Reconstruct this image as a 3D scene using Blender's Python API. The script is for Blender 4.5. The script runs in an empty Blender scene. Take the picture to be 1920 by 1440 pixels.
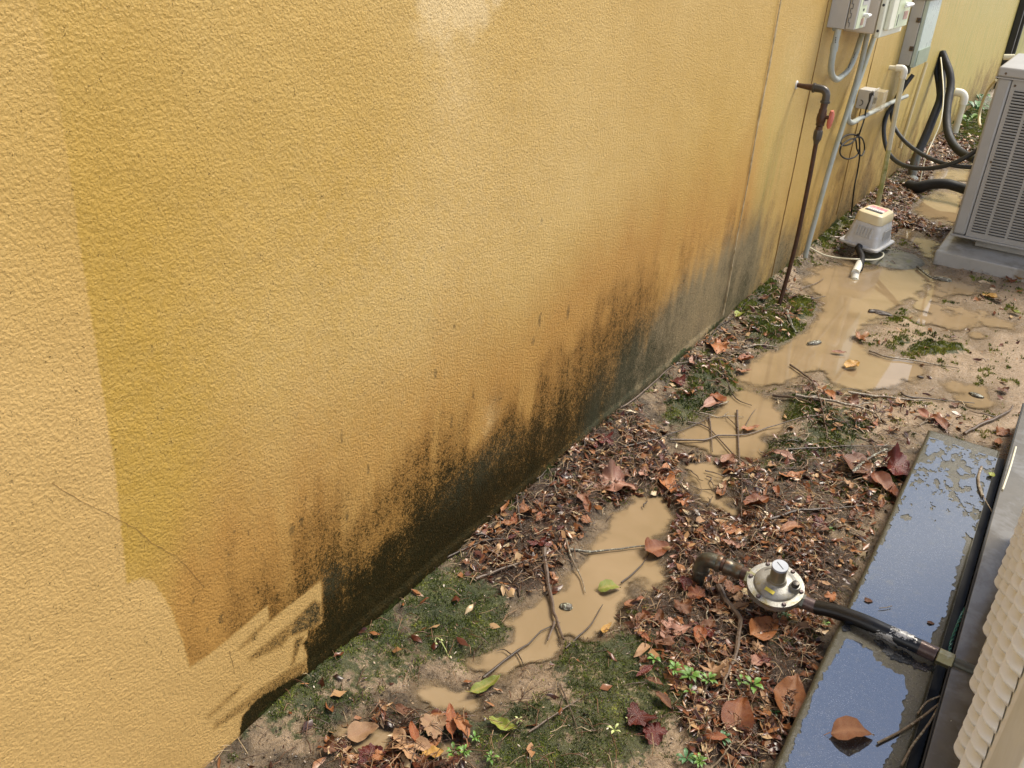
import bpy, bmesh, math, random
import numpy as np
from mathutils import Vector, Matrix, Euler
random.seed(7); rng = np.random.default_rng(11)
R_ = math.radians
# ------------------------------------------------------------------ camera
scn = bpy.context.scene
CAMROT = (R_(62.40280291), R_(-3.57212827), R_(32.4957944)); FPX = 1696.22; PW, PH = 1920, 1440
CAM = np.array([1.05, 0.0, 1.5])
cd = bpy.data.cameras.new('camera'); cam = bpy.data.objects.new('camera', cd)
scn.collection.objects.link(cam); scn.camera = cam
cd.sensor_width = 36; cd.lens = FPX / PW * 36; cd.clip_start = 0.02; cd.clip_end = 500
cam.location = CAM; cam.rotation_euler = CAMROT
# ------------------------------------------------------------------ light
SUN_EL, SUN_AZ = R_(58), R_(30)          # azimuth from +y towards +x
w = bpy.data.worlds.new('World'); scn.world = w; w.use_nodes = True
nt = w.node_tree; bg = nt.nodes['Background']
sky = nt.nodes.new('ShaderNodeTexSky'); sky.sky_type = 'NISHITA'; sky.sun_disc = False
sky.sun_elevation = SUN_EL; sky.sun_rotation = SUN_AZ; sky.dust_density = .6; sky.ozone_density = 2.5
tc = nt.nodes.new('ShaderNodeTexCoord'); sx = nt.nodes.new('ShaderNodeSeparateXYZ'); nt.links.new(tc.outputs['Generated'], sx.inputs[0])
cn = nt.nodes.new('ShaderNodeTexNoise'); cn.inputs['Scale'].default_value = 2.6; cn.inputs['Detail'].default_value = 6; nt.links.new(tc.outputs['Generated'], cn.inputs['Vector'])
ma = nt.nodes.new('ShaderNodeMath'); ma.operation = 'MULTIPLY_ADD'; nt.links.new(cn.outputs['Fac'], ma.inputs[0]); ma.inputs[1].default_value = -.55; nt.links.new(sx.outputs['Z'], ma.inputs[2])
cr_ = nt.nodes.new('ShaderNodeValToRGB'); cr_.color_ramp.elements[0].position = .08; cr_.color_ramp.elements[0].color = (1, 1, 1, 1); cr_.color_ramp.elements[1].position = .29; cr_.color_ramp.elements[1].color = (.03, .03, .03, 1)
nt.links.new(ma.outputs[0], cr_.inputs[0])
mx_ = nt.nodes.new('ShaderNodeMix'); mx_.data_type = 'RGBA'; nt.links.new(cr_.outputs[0], mx_.inputs[0]); nt.links.new(sky.outputs[0], mx_.inputs[6]); mx_.inputs[7].default_value = (7.5, 7.6, 7.8, 1)
nt.links.new(mx_.outputs[2], bg.inputs[0]); bg.inputs[1].default_value = 0.11
sd = bpy.data.lights.new('sun', 'SUN'); sd.energy = 3.2; sd.angle = R_(26); sd.color = (1.0, .91, .76)
so = bpy.data.objects.new('sun', sd); scn.collection.objects.link(so)
sdir = Vector((math.sin(SUN_AZ)*math.cos(SUN_EL), math.cos(SUN_AZ)*math.cos(SUN_EL), math.sin(SUN_EL)))
so.rotation_euler = sdir.to_track_quat('Z', 'Y').to_euler()
scn.view_settings.view_transform = 'Standard'; scn.view_settings.look = 'None'
scn.view_settings.exposure = 0.7; scn.view_settings.gamma = 1
# ------------------------------------------------------------------ helpers
RM = np.array(Euler(CAMROT, 'XYZ').to_matrix())
def on(px, py, ax, val):
    """point where the sight line of a measured spot meets the real plane axis=val"""
    v = RM @ np.array([(px-PW/2)/FPX, -(py-PH/2)/FPX, -1.0]); t = (val-CAM[ax])/v[ax]
    return Vector(CAM + t*v)
def WX(px, py, x=0.0): return on(px, py, 0, x)
def WY(px, py, y): return on(px, py, 1, y)
def GZ(px, py, z=0.0): return on(px, py, 2, z)
def topx(P):
    q = (np.asarray(P) - CAM) @ RM
    d = np.minimum(q[..., 2], -1e-3)
    return np.stack([PW/2 + FPX*q[..., 0]/-d, PH/2 - FPX*q[..., 1]/-d], -1)
def sdf(pts, poly):
    """signed distance, positive inside"""
    poly = np.array(poly, float); n = len(poly); d = np.full(len(pts), 1e9); ins = np.zeros(len(pts), bool)
    for i in range(n):
        a, b = poly[i], poly[(i+1) % n]; e = b-a; wv = pts-a
        t = np.clip((wv@e)/max(e@e, 1e-9), 0, 1); d = np.minimum(d, np.hypot(*(wv-t[:, None]*e).T))
        c = (a[1] > pts[:, 1]) != (b[1] > pts[:, 1])
        with np.errstate(divide='ignore', invalid='ignore'):
            xi = (b[0]-a[0])*(pts[:, 1]-a[1])/(b[1]-a[1] if b[1] != a[1] else 1e-9)+a[0]
        ins ^= c & (pts[:, 0] < xi)
    return np.where(ins, d, -d)
_tab = np.random.default_rng(5).random((512, 512))
def vn(x, y):
    xi = np.floor(x).astype(int); yi = np.floor(y).astype(int); fx = x-xi; fy = y-yi
    fx = fx*fx*(3-2*fx); fy = fy*fy*(3-2*fy); g = lambda a, b: _tab[a & 511, b & 511]
    return (g(xi, yi)*(1-fx)+g(xi+1, yi)*fx)*(1-fy)+(g(xi, yi+1)*(1-fx)+g(xi+1, yi+1)*fx)*fy
def fbm(x, y, o=4, s=0):
    r = 0; a = .5; t = 0
    for k in range(o):
        r = r+a*vn(x*2**k+17.3*k+s, y*2**k+9.1*k+s*1.7); t += a; a *= .55
    return r/t
def sst(x, a, b):
    t = np.clip((x-a)/(b-a), 0, 1); return t*t*(3-2*t)
def tag(o, label=None, cat=None, group=None, kind=None):
    if label: o['label'] = label
    if cat: o['category'] = cat
    if group: o['group'] = group
    if kind: o['kind'] = kind
    return o
def empty(name, loc, label, cat, group=None):
    o = bpy.data.objects.new(name, None); scn.collection.objects.link(o); o.location = loc
    o.empty_display_size = .05
    return tag(o, label, cat, group)
class MB:
    """collects shapes in world coordinates, links them as one mesh object"""
    def __init__(s): s.v = []; s.f = []
    def add(s, vs, fs):
        n = len(s.v); s.v += [tuple(p) for p in vs]; s.f += [tuple(i+n for i in f) for f in fs]; return s
    def box(s, lo, hi, M=None):
        vs = [Vector((x, y, z)) for x in (lo[0], hi[0]) for y in (lo[1], hi[1]) for z in (lo[2], hi[2])]
        if M: vs = [M @ v for v in vs]
        return s.add(vs, [(0, 1, 3, 2), (4, 6, 7, 5), (0, 4, 5, 1), (2, 3, 7, 6), (0, 2, 6, 4), (1, 5, 7, 3)])
    def tube(s, pts, r, n=12, cap=True, smooth=True):
        pts = [Vector(p) for p in pts]; rs = r if hasattr(r, '__len__') else [r]*len(pts)
        vs = []; fs = []; up = None
        for i, p in enumerate(pts):
            t = (pts[min(i+1, len(pts)-1)]-pts[max(i-1, 0)]).normalized()
            if up is None:
                up = Vector((0, 0, 1)) if abs(t.z) < .9 else Vector((1, 0, 0))
            a = (up - t*up.dot(t)).normalized(); b = t.cross(a); up = a
            for k in range(n):
                th = 2*math.pi*k/n; vs.append(p+(a*math.cos(th)+b*math.sin(th))*rs[i])
        for i in range(len(pts)-1):
            for k in range(n):
                k2 = (k+1) % n; fs.append((i*n+k, i*n+k2, (i+1)*n+k2, (i+1)*n+k))
        if cap:
            fs.append(tuple(range(n))[::-1]); fs.append(tuple((len(pts)-1)*n+k for k in range(n)))
        return s.add(vs, fs)
    def lathe(s, prof, M, n=32):
        """prof: (r,z) list, M places it"""
        vs = []; fs = []
        for r, z in prof:
            for k in range(n):
                th = 2*math.pi*k/n; vs.append(M @ Vector((r*math.cos(th), r*math.sin(th), z)))
        m = len(prof)
        for i in range(m-1):
            for k in range(n):
                k2 = (k+1) % n; fs.append((i*n+k, i*n+k2, (i+1)*n+k2, (i+1)*n+k))
        fs.append(tuple(range(n))[::-1]); fs.append(tuple((m-1)*n+k for k in range(n)))
        return s.add(vs, fs)
    def build(s, name, mat, parent=None, smooth=True, bevel=0, label=None, angle=35):
        me = bpy.data.meshes.new(name); me.from_pydata(s.v, [], s.f); me.update()
        o = bpy.data.objects.new(name, me); scn.collection.objects.link(o)
        if mat: me.materials.append(mat)
        if parent:
            o.parent = parent; o.matrix_parent_inverse = Matrix.Translation(-Vector(parent_loc(parent)))
        if smooth:
            me.shade_smooth(); me.set_sharp_from_angle(angle=R_(angle))
        if bevel:
            b = o.modifiers.new('bevel', 'BEVEL'); b.width = bevel; b.segments = 2; b.limit_method = 'ANGLE'; b.angle_limit = R_(40)
        if label: o['label'] = label
        return o
def parent_loc(p):
    l = Vector(p.location)
    if p.type != 'EMPTY': l = Vector((0, 0, 0))
    return l
def spline(pts, n=8):
    pts = [Vector(p) for p in pts]; out = []
    P = [pts[0]*2-pts[1]]+pts+[pts[-1]*2-pts[-2]]
    for i in range(1, len(P)-2):
        a, b, c, d = P[i-1:i+3]
        for k in range(n):
            t = k/n; out.append(.5*((2*b)+(c-a)*t+(2*a-5*b+4*c-d)*t*t+(3*b-a-3*c+d)*t**3))
    out.append(pts[-1]); return out
def axisM(loc, zdir, xdir=None):
    z = Vector(zdir).normalized(); x = Vector(xdir) if xdir else (Vector((1, 0, 0)) if abs(z.x) < .9 else Vector((0, 1, 0)))
    x = (x-z*x.dot(z)).normalized(); y = z.cross(x)
    M = Matrix((x, y, z)).transposed().to_4x4(); M.translation = Vector(loc); return M
def rough(pts, amp, s=0):
    """small irregularities along a path"""
    return [Vector(p)+Vector((random.uniform(-1, 1), random.uniform(-1, 1), random.uniform(-1, 1)))*amp for p in pts]
# ------------------------------------------------------------------ materials
def nodes(name):
    m = bpy.data.materials.new(name); m.use_nodes = True
    t = m.node_tree; return m, t, t.nodes['Principled BSDF']
def N(t, kind, **kw):
    n = t.nodes.new('ShaderNode'+kind)
    for k, v in kw.items():
        if k.startswith('i_'): n.inputs[int(k[2:])].default_value = v
        else: setattr(n, k, v)
    return n
def noise(t, co, scale, detail=4, rough_=.6, dist=0):
    n = N(t, 'TexNoise'); n.inputs['Scale'].default_value = scale; n.inputs['Detail'].default_value = detail
    n.inputs['Roughness'].default_value = rough_; n.inputs['Distortion'].default_value = dist
    t.links.new(co, n.inputs['Vector']); return n.outputs['Fac']
def ramp(t, fac, stops):
    r = N(t, 'ValToRGB'); el = r.color_ramp.elements
    while len(el) < len(stops): el.new(.5)
    for e, (p, c) in zip(el, stops):
        e.position = p; e.color = (c, c, c, 1) if not hasattr(c, '__len__') else (*c[:3], 1)
    t.links.new(fac, r.inputs[0]); return r.outputs[0]
def mixc(t, fac, a, b):
    m = N(t, 'Mix', data_type='RGBA')
    for s, v in ((m.inputs[0], fac), (m.inputs[6], a), (m.inputs[7], b)):
        if hasattr(v, 'links') or hasattr(v, 'is_linked'): t.links.new(v, s)
        elif hasattr(v, '__len__'): s.default_value = (*v[:3], 1)
        else: s.default_value = v
    return m.outputs[2]
def math_(t, op, a, b=None, c=None, clamp=False):
    m = N(t, 'Math', operation=op, use_clamp=clamp)
    for s, v in zip(m.inputs, (a, b, c)):
        if v is None: continue
        if hasattr(v, 'is_linked'): t.links.new(v, s)
        else: s.default_value = v
    return m.outputs[0]
def attr(t, name): return N(t, 'Attribute', attribute_name=name).outputs['Fac']
def bump(t, h, strength, dist, normal=None):
    b = N(t, 'Bump'); b.inputs['Strength'].default_value = strength; b.inputs['Distance'].default_value = dist
    t.links.new(h, b.inputs['Height'])
    if normal: t.links.new(normal, b.inputs['Normal'])
    return b.outputs[0]
def simple(name, c1, c2=None, scale=20, rough_=.5, metal=0, b=.0, bscale=200, c3=None, spec=.5, coat=0, rvar=.15):
    m, t, p = nodes(name); co = N(t, 'TexCoord').outputs['Object']
    c2 = c2 or tuple(x*.7 for x in c1)
    n1 = noise(t, co, scale, 6, .65); f = ramp(t, n1, [(.35, 0), (.65, 1)])
    col = mixc(t, f, c1, c2)
    if c3:
        n3 = noise(t, co, scale*.35+3, 5, .7, .3); col = mixc(t, ramp(t, n3, [(.52, 0), (.62, 1)]), col, c3)
    t.links.new(col, p.inputs['Base Color']); p.inputs['Metallic'].default_value = metal
    n2 = noise(t, co, scale*3, 3); r = N(t, 'MapRange'); t.links.new(n2, r.inputs[0])
    r.inputs[3].default_value = max(rough_-rvar, .03); r.inputs[4].default_value = min(rough_+rvar, 1)
    t.links.new(r.outputs[0], p.inputs['Roughness']); p.inputs['Specular IOR Level'].default_value = spec
    p.inputs['Coat Weight'].default_value = coat; p.inputs['Coat Roughness'].default_value = .1
    if b: t.links.new(bump(t, noise(t, co, bscale, 4), b, .001), p.inputs['Normal'])
    return m
MT = {}
MT['pvc_grey'] = simple('grey pvc', (.42, .45, .41), (.34, .37, .33), 15, .4, c3=(.38, .38, .26))
MT['pvc_white'] = simple('white pvc', (.80, .76, .60), (.72, .68, .48), 10, .35)
MT['pvc_clean'] = simple('clean white pvc', (.86, .84, .74), (.8, .78, .68), 10, .35)
MT['pvc_mossy'] = simple('mossy white pvc', (.66, .62, .36), (.42, .44, .15), 22, .5, c3=(.25, .28, .07))
MT['pvc_tan'] = simple('tan pvc', (.68, .58, .34), (.6, .5, .26), 10, .4)
MT['rust'] = simple('dark rusty iron', (.045, .025, .016), (.10, .045, .025), 45, .45, .3, b=.6, bscale=260)
MT['iron'] = simple('dark iron fitting', (.06, .058, .055), (.10, .085, .07), 30, .35, .5, b=.4, bscale=300)
MT['green_iron'] = simple('galvanised fitting', (.10, .105, .085), (.16, .155, .12), 25, .35, .6, b=.5, bscale=300, c3=(.13, .07, .035))
MT['red'] = simple('faded red handle', (.62, .19, .13), (.5, .13, .09), 20, .5)
MT['tape'] = simple('thread tape', (.8, .79, .75), (.6, .58, .5), 60, .6)
MT['plastic_grey'] = simple('grey metal box', (.50, .49, .455), (.45, .44, .41), 8, .45)
MT['plastic_pink'] = simple('warm grey box side', (.64, .58, .48), (.58, .52, .43), 8, .5)
MT['box_cream'] = simple('cream box', (.80, .80, .66), (.74, .74, .58), 8, .45)
MT['box_green'] = simple('pale green box', (.52, .62, .56), (.45, .55, .5), 6, .3)
MT['box_dark'] = simple('painted cover shade', (.30, .37, .26), (.26, .33, .22), 8, .4)
MT['label_pale'] = simple('pale green label', (.62, .68, .47), (.58, .64, .44), 14, .5)
MT['white'] = simple('white plastic', (.85, .85, .83), (.8, .8, .78), 10, .35)
MT['black'] = simple('black rubber', (.006, .006, .007), (.012, .012, .014), 30, .5, b=.2)
MT['blackcord'] = simple('black cord', (.005, .005, .005), (.008, .008, .008), 30, .6)
MT['cable_grey'] = simple('dark grey conduit', (.03, .036, .042), (.05, .056, .062), 20, .45)
MT['foam'] = simple('black pipe insulation', (.007, .008, .010), (.014, .015, .017), 14, .6, c3=(.014, .022, .010), b=.4)
MT['ac_grey'] = simple('grey painted steel', (.40, .39, .365), (.365, .355, .33), 6, .4, .0, rvar=.08)
MT['ac_dark'] = simple('dark gap', (.03, .03, .03), (.02, .02, .02), 6, .7)
MT['pad'] = simple('wet grey pad', (.46, .45, .42), (.38, .37, .34), 9, .35, c3=(.30, .28, .24), b=.5, bscale=150)
MT['pump_grey'] = simple('grey pump housing', (.62, .61, .58), (.52, .51, .48), 30, .4, c3=(.62, .63, .65))
MT['pump_cream'] = simple('cream pump cap', (.76, .66, .42), (.70, .59, .36), 12, .4)
MT['sticker_red'] = simple('red sticker', (.75, .10, .13), (.8, .55, .55), 70, .5)
MT['mark'] = simple('black print', (.02, .02, .02), (.05, .05, .05), 50, .5)
MT['sticker_worn'] = simple('worn red sticker', (.40, .20, .15), (.5, .33, .25), 60, .5)
MT['brass'] = simple('greenish brass', (.36, .34, .20), (.28, .25, .13), 40, .35, .6, c3=(.42, .41, .3))
MT['zinc'] = simple('cast zinc', (.36, .355, .33), (.28, .272, .24), 45, .48, .5, b=.6, bscale=350, c3=(.25, .215, .11))
MT['zinc_cap'] = simple('zinc cap face', (.40, .43, .48), (.34, .37, .42), 30, .5, .2)
MT['zinc_tower'] = simple('stained zinc tower', (.24, .22, .15), (.32, .29, .21), 30, .35, .6)
MT['yellow'] = simple('yellow tag', (.85, .74, .12), (.78, .66, .10), 40, .5)
MT['bolt'] = simple('dull bolt', (.10, .075, .075), (.16, .12, .11), 80, .4, .5)
MT['hose'] = simple('black gas pipe coating', (.005, .005, .006), (.009, .009, .009), 20, .33, coat=0)
MT['brown_fit'] = simple('brown coated fitting', (.10, .065, .055), (.14, .095, .08), 60, .3, .3)
MT['flake'] = simple('peeled silver tape', (.62, .62, .60), (.45, .45, .44), 90, .35, .3, c3=(.02, .02, .02))
MT['cream_steel'] = simple('cream painted steel', (.88, .86, .78), (.83, .80, .70), 9, .35, rvar=.08)
MT['cream_trim'] = simple('cream corner trim', (.80, .78, .66), (.72, .69, .56), 9, .35)
MT['grey_tray'] = simple('wet grey brown metal', (.17, .155, .125), (.12, .105, .08), 7, .2, .1, c3=(.21, .20, .18), rvar=.1)
MT['green_wire'] = simple('green coated wire', (.03, .17, .14), (.02, .12, .09), 40, .25)
MT['downspout'] = simple('black downspout', (.012, .012, .012), (.02, .02, .02), 10, .4)
MT['hinge'] = simple('brown latch', (.14, .09, .04), (.08, .05, .03), 60, .5)
def glassy():
    m, t, p = nodes('cloudy clear plastic')
    p.inputs['Base Color'].default_value = (.75, .68, .5, 1); p.inputs['Roughness'].default_value = .25; p.inputs['Alpha'].default_value = .22
    return m
MT['clear'] = glassy()
def bark(name, a, b_, lich=None):
    m, t, p = nodes(name); co = N(t, 'TexCoord').outputs['Object']
    col = mixc(t, ramp(t, noise(t, co, 90, 5), [(.35, 0), (.65, 1)]), a, b_)
    if lich: col = mixc(t, ramp(t, noise(t, co, 130, 3), [(.55, 0), (.6, 1)]), col, lich)
    t.links.new(col, p.inputs['Base Color']); p.inputs['Roughness'].default_value = .42
    t.links.new(bump(t, noise(t, co, 300, 4), .7, .002), p.inputs['Normal']); return m
MT['bark'] = bark('wet bark', (.075, .05, .035), (.16, .11, .075))
MT['bark_dark'] = bark('dark wet bark', (.03, .02, .014), (.07, .045, .03))
MT['bark_pale'] = bark('pale bark', (.26, .20, .13), (.14, .095, .06), (.42, .38, .28))
MT['bark_lichen'] = bark('lichen bark', (.06, .05, .035), (.12, .1, .07), (.45, .47, .36))
def leafmat(name, a, b_, c, rough_=.36):
    m, t, p = nodes(name); co = N(t, 'TexCoord').outputs['Object']; oi = N(t, 'ObjectInfo')
    vm = N(t, 'VectorMath', operation='ADD'); t.links.new(co, vm.inputs[0])
    cx = N(t, 'CombineXYZ'); rr = math_(t, 'MULTIPLY', oi.outputs['Random'], 7.0)
    for k in range(3): t.links.new(rr, cx.inputs[k])
    t.links.new(cx.outputs[0], vm.inputs[1]); cv = vm.outputs[0]
    col = mixc(t, ramp(t, noise(t, cv, 38, 5, .7), [(.36, 0), (.64, 1)]), a, b_)
    col = mixc(t, ramp(t, noise(t, cv, 90, 4, .7), [(.56, 0), (.66, 1)]), col, c)
    h = N(t, 'HueSaturation'); t.links.new(col, h.inputs['Color'])
    t.links.new(math_(t, 'MULTIPLY_ADD', oi.outputs['Random'], .55, .70), h.inputs['Value'])
    vein = attr(t, 'vein'); col2 = mixc(t, math_(t, 'MULTIPLY', vein, .45), h.outputs[0], c)
    t.links.new(col2, p.inputs['Base Color']); p.inputs['Roughness'].default_value = rough_
    t.links.new(bump(t, noise(t, co, 160, 3), .5, .002), p.inputs['Normal'])
    return m
LM = {
 'rust': leafmat('rust leaf', (.25, .066, .016), (.15, .036, .010), (.36, .15, .05)),
 'orange': leafmat('orange leaf', (.38, .145, .045), (.24, .08, .028), (.48, .25, .12)),
 'maroon': leafmat('maroon leaf', (.11, .014, .010), (.055, .010, .008), (.17, .035, .02), .27),
 'brown': leafmat('brown leaf', (.16, .055, .018), (.085, .028, .010), (.24, .11, .045)),
 'tan': leafmat('tan leaf', (.46, .29, .15), (.34, .19, .10), (.26, .13, .07), .4),
 'pink': leafmat('pale pinkish leaf', (.40, .21, .14), (.25, .10, .07), (.50, .31, .21), .3),
 'yellow': leafmat('yellow leaf', (.62, .40, .09), (.55, .28, .06), (.40, .16, .04), .35),
 'green': leafmat('green leaf', (.20, .30, .04), (.28, .30, .05), (.38, .24, .05), .3),
 'fresh': leafmat('fresh green leaf', (.09, .21, .03), (.15, .27, .05), (.07, .16, .02), .45),
 'clover': leafmat('bluish green leaflet', (.05, .15, .05), (.08, .20, .07), (.04, .11, .04), .45),
 'palegreen': leafmat('pale sprout', (.50, .55, .22), (.42, .5, .16), (.6, .6, .35), .4),
}
# ------------------------------------------------------------------ wall
CO = lambda l: np.array(l, float)
def grid_mesh(name, A, B, fn, mat, mask=None):
    """A x B grid of points fn(a,b) -> (n,3)"""
    aa, bb = np.meshgrid(A, B, indexing='ij'); P = fn(aa.ravel(), bb.ravel())
    na, nb = len(A), len(B); idx = np.arange(na*nb).reshape(na, nb)
    q = np.stack([idx[:-1, :-1], idx[1:, :-1], idx[1:, 1:], idx[:-1, 1:]], -1).reshape(-1, 4)
    if mask is not None:
        k = mask(P); q = q[k[q].any(1)]; used = np.unique(q); re = np.zeros(len(P), int); re[used] = np.arange(len(used)); P = P[used]; q = re[q]
    me = bpy.data.meshes.new(name); me.vertices.add(len(P)); me.vertices.foreach_set('co', P.ravel().astype(np.float32))
    me.loops.add(q.size); me.loops.foreach_set('vertex_index', q.ravel().astype(np.int32))
    me.polygons.add(len(q)); me.polygons.foreach_set('loop_start', (np.arange(len(q))*4).astype(np.int32))
    me.polygons.foreach_set('loop_total', np.full(len(q), 4, np.int32)); me.update(calc_edges=True); me.validate()
    me.shade_smooth()
    o = bpy.data.objects.new(name, me); scn.collection.objects.link(o); me.materials.append(mat)
    return o, P
def setattr_(o, name, vals):
    a = o.data.attributes.new(name, 'FLOAT', 'POINT'); v = np.zeros(len(o.data.vertices), np.float32); v[:len(vals)] = vals; a.data.foreach_set('value', v)
# y samples grow with distance
ys = [0.15]
while ys[-1] < 13.0: ys.append(ys[-1]+max(.0055, .0034*ys[-1]))
ys = np.array(ys)
WALL_END = 12.45
yw = ys[ys < WALL_END]; yw = np.append(yw, WALL_END)
zw = np.concatenate([np.arange(-.08, 1.6, .0062), np.linspace(1.62, 2.6, 16)])
def wallx(y, z):
    ledge = .007*sst(y, .9, 1.3)*sst(.062+.012*vn(y*9, y*0)-z, -.004, .012)*(1-sst(y, 3.2, 3.45))
    return ledge + .004*(fbm(y*1.3, z*1.3, 3)-.5)*sst(y, .2, .6) + .0022*(fbm(y*14, z*14, 3, 4)-.5)
PATCH = [(-900, -900), (62, -900), (68, 0), (92, 110), (118, 230), (150, 460), (186, 690), (214, 870), (226, 980), (238, 1096), (252, 1087), (268, 1084), (286, 1090), (302, 1112), (320, 1142), (336, 1185), (346, 1215), (355, 1252),
         (400, 1222), (452, 1178), (502, 1134), (506, 1164), (555, 1124), (601, 1087), (604, 1094), (605, 1132), (606, 1168), (577, 1184), (578, 1196), (568, 1206), (577, 1225), (578, 1262), (545, 1275), (482, 1312), (455, 1345), (450, 1385), (400, 1428), (340, 1480), (250, 1800), (-900, 2400)]
HOLES = [(.55, [(442, 1219), (470, 1186), (502, 1159), (505, 1166), (478, 1200), (450, 1222)]),
         (1.0, [(552, 1160), (588, 1124), (602, 1130), (604, 1166), (575, 1184), (549, 1194), (540, 1190)]), (.6, [(552, 1160), (545, 1195), (530, 1215), (470, 1242), (457, 1238), (520, 1185)]),
         (.9, [(551, 1198), (573, 1190), (560, 1222), (552, 1245), (545, 1250)]), (.5, [(545, 1250), (575, 1235), (578, 1262), (540, 1278), (480, 1320), (400, 1372), (395, 1360), (470, 1300)]), (.5, [(380, 1345), (440, 1290), (470, 1272), (440, 1308), (392, 1350)])]
def build_wall():
    m, t, p = nodes('weathered yellow stucco'); co = N(t, 'TexCoord').outputs['Object']
    n_f = noise(t, co, 420, 3, .6); n_m = noise(t, co, 130, 5, .65); n_b = noise(t, co, 3.2, 5, .6, .2); n_s = noise(t, co, 45, 4, .7)
    mp = N(t, 'Mapping'); mp.inputs['Scale'].default_value = (1, 26, 2.2); t.links.new(co, mp.inputs[0])
    n_str = noise(t, mp.outputs[0], 1.0, 6, .7)
    base = mixc(t, ramp(t, n_b, [(.3, 0), (.7, 1)]), (.60, .392, .115), (.66, .455, .16))
    base = mixc(t, math_(t, 'MULTIPLY', ramp(t, n_m, [(.4, 0), (.7, 1)]), .3), base, (.54, .30, .07))
    base = mixc(t, attr(t, 'ochre'), base, (.54, .335, .06))
    base = mixc(t, attr(t, 'orange'), base, (.50, .26, .062))
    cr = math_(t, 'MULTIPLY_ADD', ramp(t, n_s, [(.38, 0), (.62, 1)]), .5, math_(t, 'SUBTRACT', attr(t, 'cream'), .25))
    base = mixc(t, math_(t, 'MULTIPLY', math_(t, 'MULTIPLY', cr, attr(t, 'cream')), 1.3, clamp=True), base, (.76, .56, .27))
    gn = math_(t, 'MULTIPLY', attr(t, 'green'), math_(t, 'MULTIPLY_ADD', ramp(t, n_str, [(.35, 0), (.65, 1)]), .6, .55), clamp=True)
    base = mixc(t, gn, base, mixc(t, ramp(t, n_str, [(.38, 0), (.62, 1)]), (.62, .53, .18), (.42, .40, .12)))
    pe = math_(t, 'MULTIPLY_ADD', math_(t, 'SUBTRACT', n_m, .5), 4.0, attr(t, 'patch'))
    patch = ramp(t, math_(t, 'MULTIPLY_ADD', pe, .12, .5), [(.42, 0), (.58, 1)])
    patch = math_(t, 'MULTIPLY', patch, attr(t, 'patchs'))
    pcol = mixc(t, ramp(t, n_b, [(.3, 0), (.7, 1)]), (.645, .415, .145), (.70, .46, .17))
    base = mixc(t, patch, base, pcol)
    # brown tide mark below the mould, then algae, then mould
    mo = attr(t, 'mold')
    br = math_(t, 'MULTIPLY', ramp(t, mo, [(.02, 0), (.38, 1)]), .62)
    base = mixc(t, br, base, (.26, .125, .025))
    al = math_(t, 'MULTIPLY_ADD', math_(t, 'SUBTRACT', n_m, .5), 1.0, attr(t, 'algae'))
    base = mixc(t, ramp(t, al, [(.3, 0), (.9, .8)]), base, mixc(t, ramp(t, n_m, [(.42, 0), (.58, 1)]), (.12, .115, .075), (.30, .26, .16)))
    mm = math_(t, 'ADD', math_(t, 'ADD', math_(t, 'MULTIPLY', math_(t, 'SUBTRACT', n_s, .5), 1.3), math_(t, 'MULTIPLY_ADD', math_(t, 'SUBTRACT', n_m, .5), 1.9, mo)), math_(t, 'MULTIPLY', math_(t, 'SUBTRACT', n_str, .5), .3))
    mf = ramp(t, math_(t, 'MULTIPLY_ADD', math_(t, 'SUBTRACT', n_f, .5), 2.2, mm), [(.34, 0), (.72, .80), (1.0, .97)])
    dark = mixc(t, ramp(t, noise(t, co, 70, 3), [(.4, 0), (.6, 1)]), (.020, .017, .006), (.009, .012, .005))
    dark = mixc(t, ramp(t, math_(t, 'ADD', attr(t, 'algae'), math_(t, 'MULTIPLY', math_(t, 'SUBTRACT', n_m, .5), 1.6)), [(.25, 0), (.9, .6)]), dark, (.070, .074, .045)); dark = mixc(t, ramp(t, noise(t, co, 16, 5, .7), [(.52, 0), (.7, .35)]), dark, (.06, .05, .02))
    base = mixc(t, mf, base, dark); t.links.new(math_(t, 'MULTIPLY_ADD', mf, -.26, .32), p.inputs['Specular IOR Level'])
    ms = math_(t, 'MULTIPLY_ADD', math_(t, 'SUBTRACT', n_s, .5), 1.2, attr(t, 'mossw'))
    base = mixc(t, ramp(t, ms, [(.4, 0), (.6, 1)]), base, mixc(t, ramp(t, n_m, [(.42, 0), (.6, 1)]), (.022, .026, .010), (.060, .082, .018)))
    sp = ramp(t, math_(t, 'MULTIPLY_ADD', math_(t, 'SUBTRACT', n_m, .5), 1.6, attr(t, 'spots')), [(.5, 0), (.95, .6)]); base = mixc(t, sp, base, (.04, .035, .015))
    t.links.new(base, p.inputs['Base Color'])
    t.links.new(ramp(t, n_f, [(.3, .30), (.7, .65)]), p.inputs['Roughness'])
    p.inputs['Specular IOR Level'].default_value = .32
    vz = N(t, 'TexVoronoi', feature='SMOOTH_F1'); vz.inputs['Scale'].default_value = 195; t.links.new(co, vz.inputs['Vector'])
    hgt = math_(t, 'ADD', math_(t, 'MULTIPLY', vz.outputs['Distance'], -.9), math_(t, 'MULTIPLY', noise(t, co, 300, 3, .7), 1.3))
    b1 = bump(t, hgt, .85, .0028); b2 = bump(t, noise(t, co, 38, 4, .6, 0), .17, .006, b1)
    t.links.new(b2, p.inputs['Normal'])
    o, P = grid_mesh('stucco_wall', yw, zw, lambda y, z: np.stack([wallx(y, z), y, z], -1), m)
    Y, Z = P[:, 1], P[:, 2]; Q = topx(P)
    pt = np.clip(sdf(Q, PATCH), -60, 60)
    hm_ = np.zeros(len(Y))
    for h in HOLES: hm_ = np.maximum(hm_, sst(sdf(Q, h[1]), -3, 7)*h[0])
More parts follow.
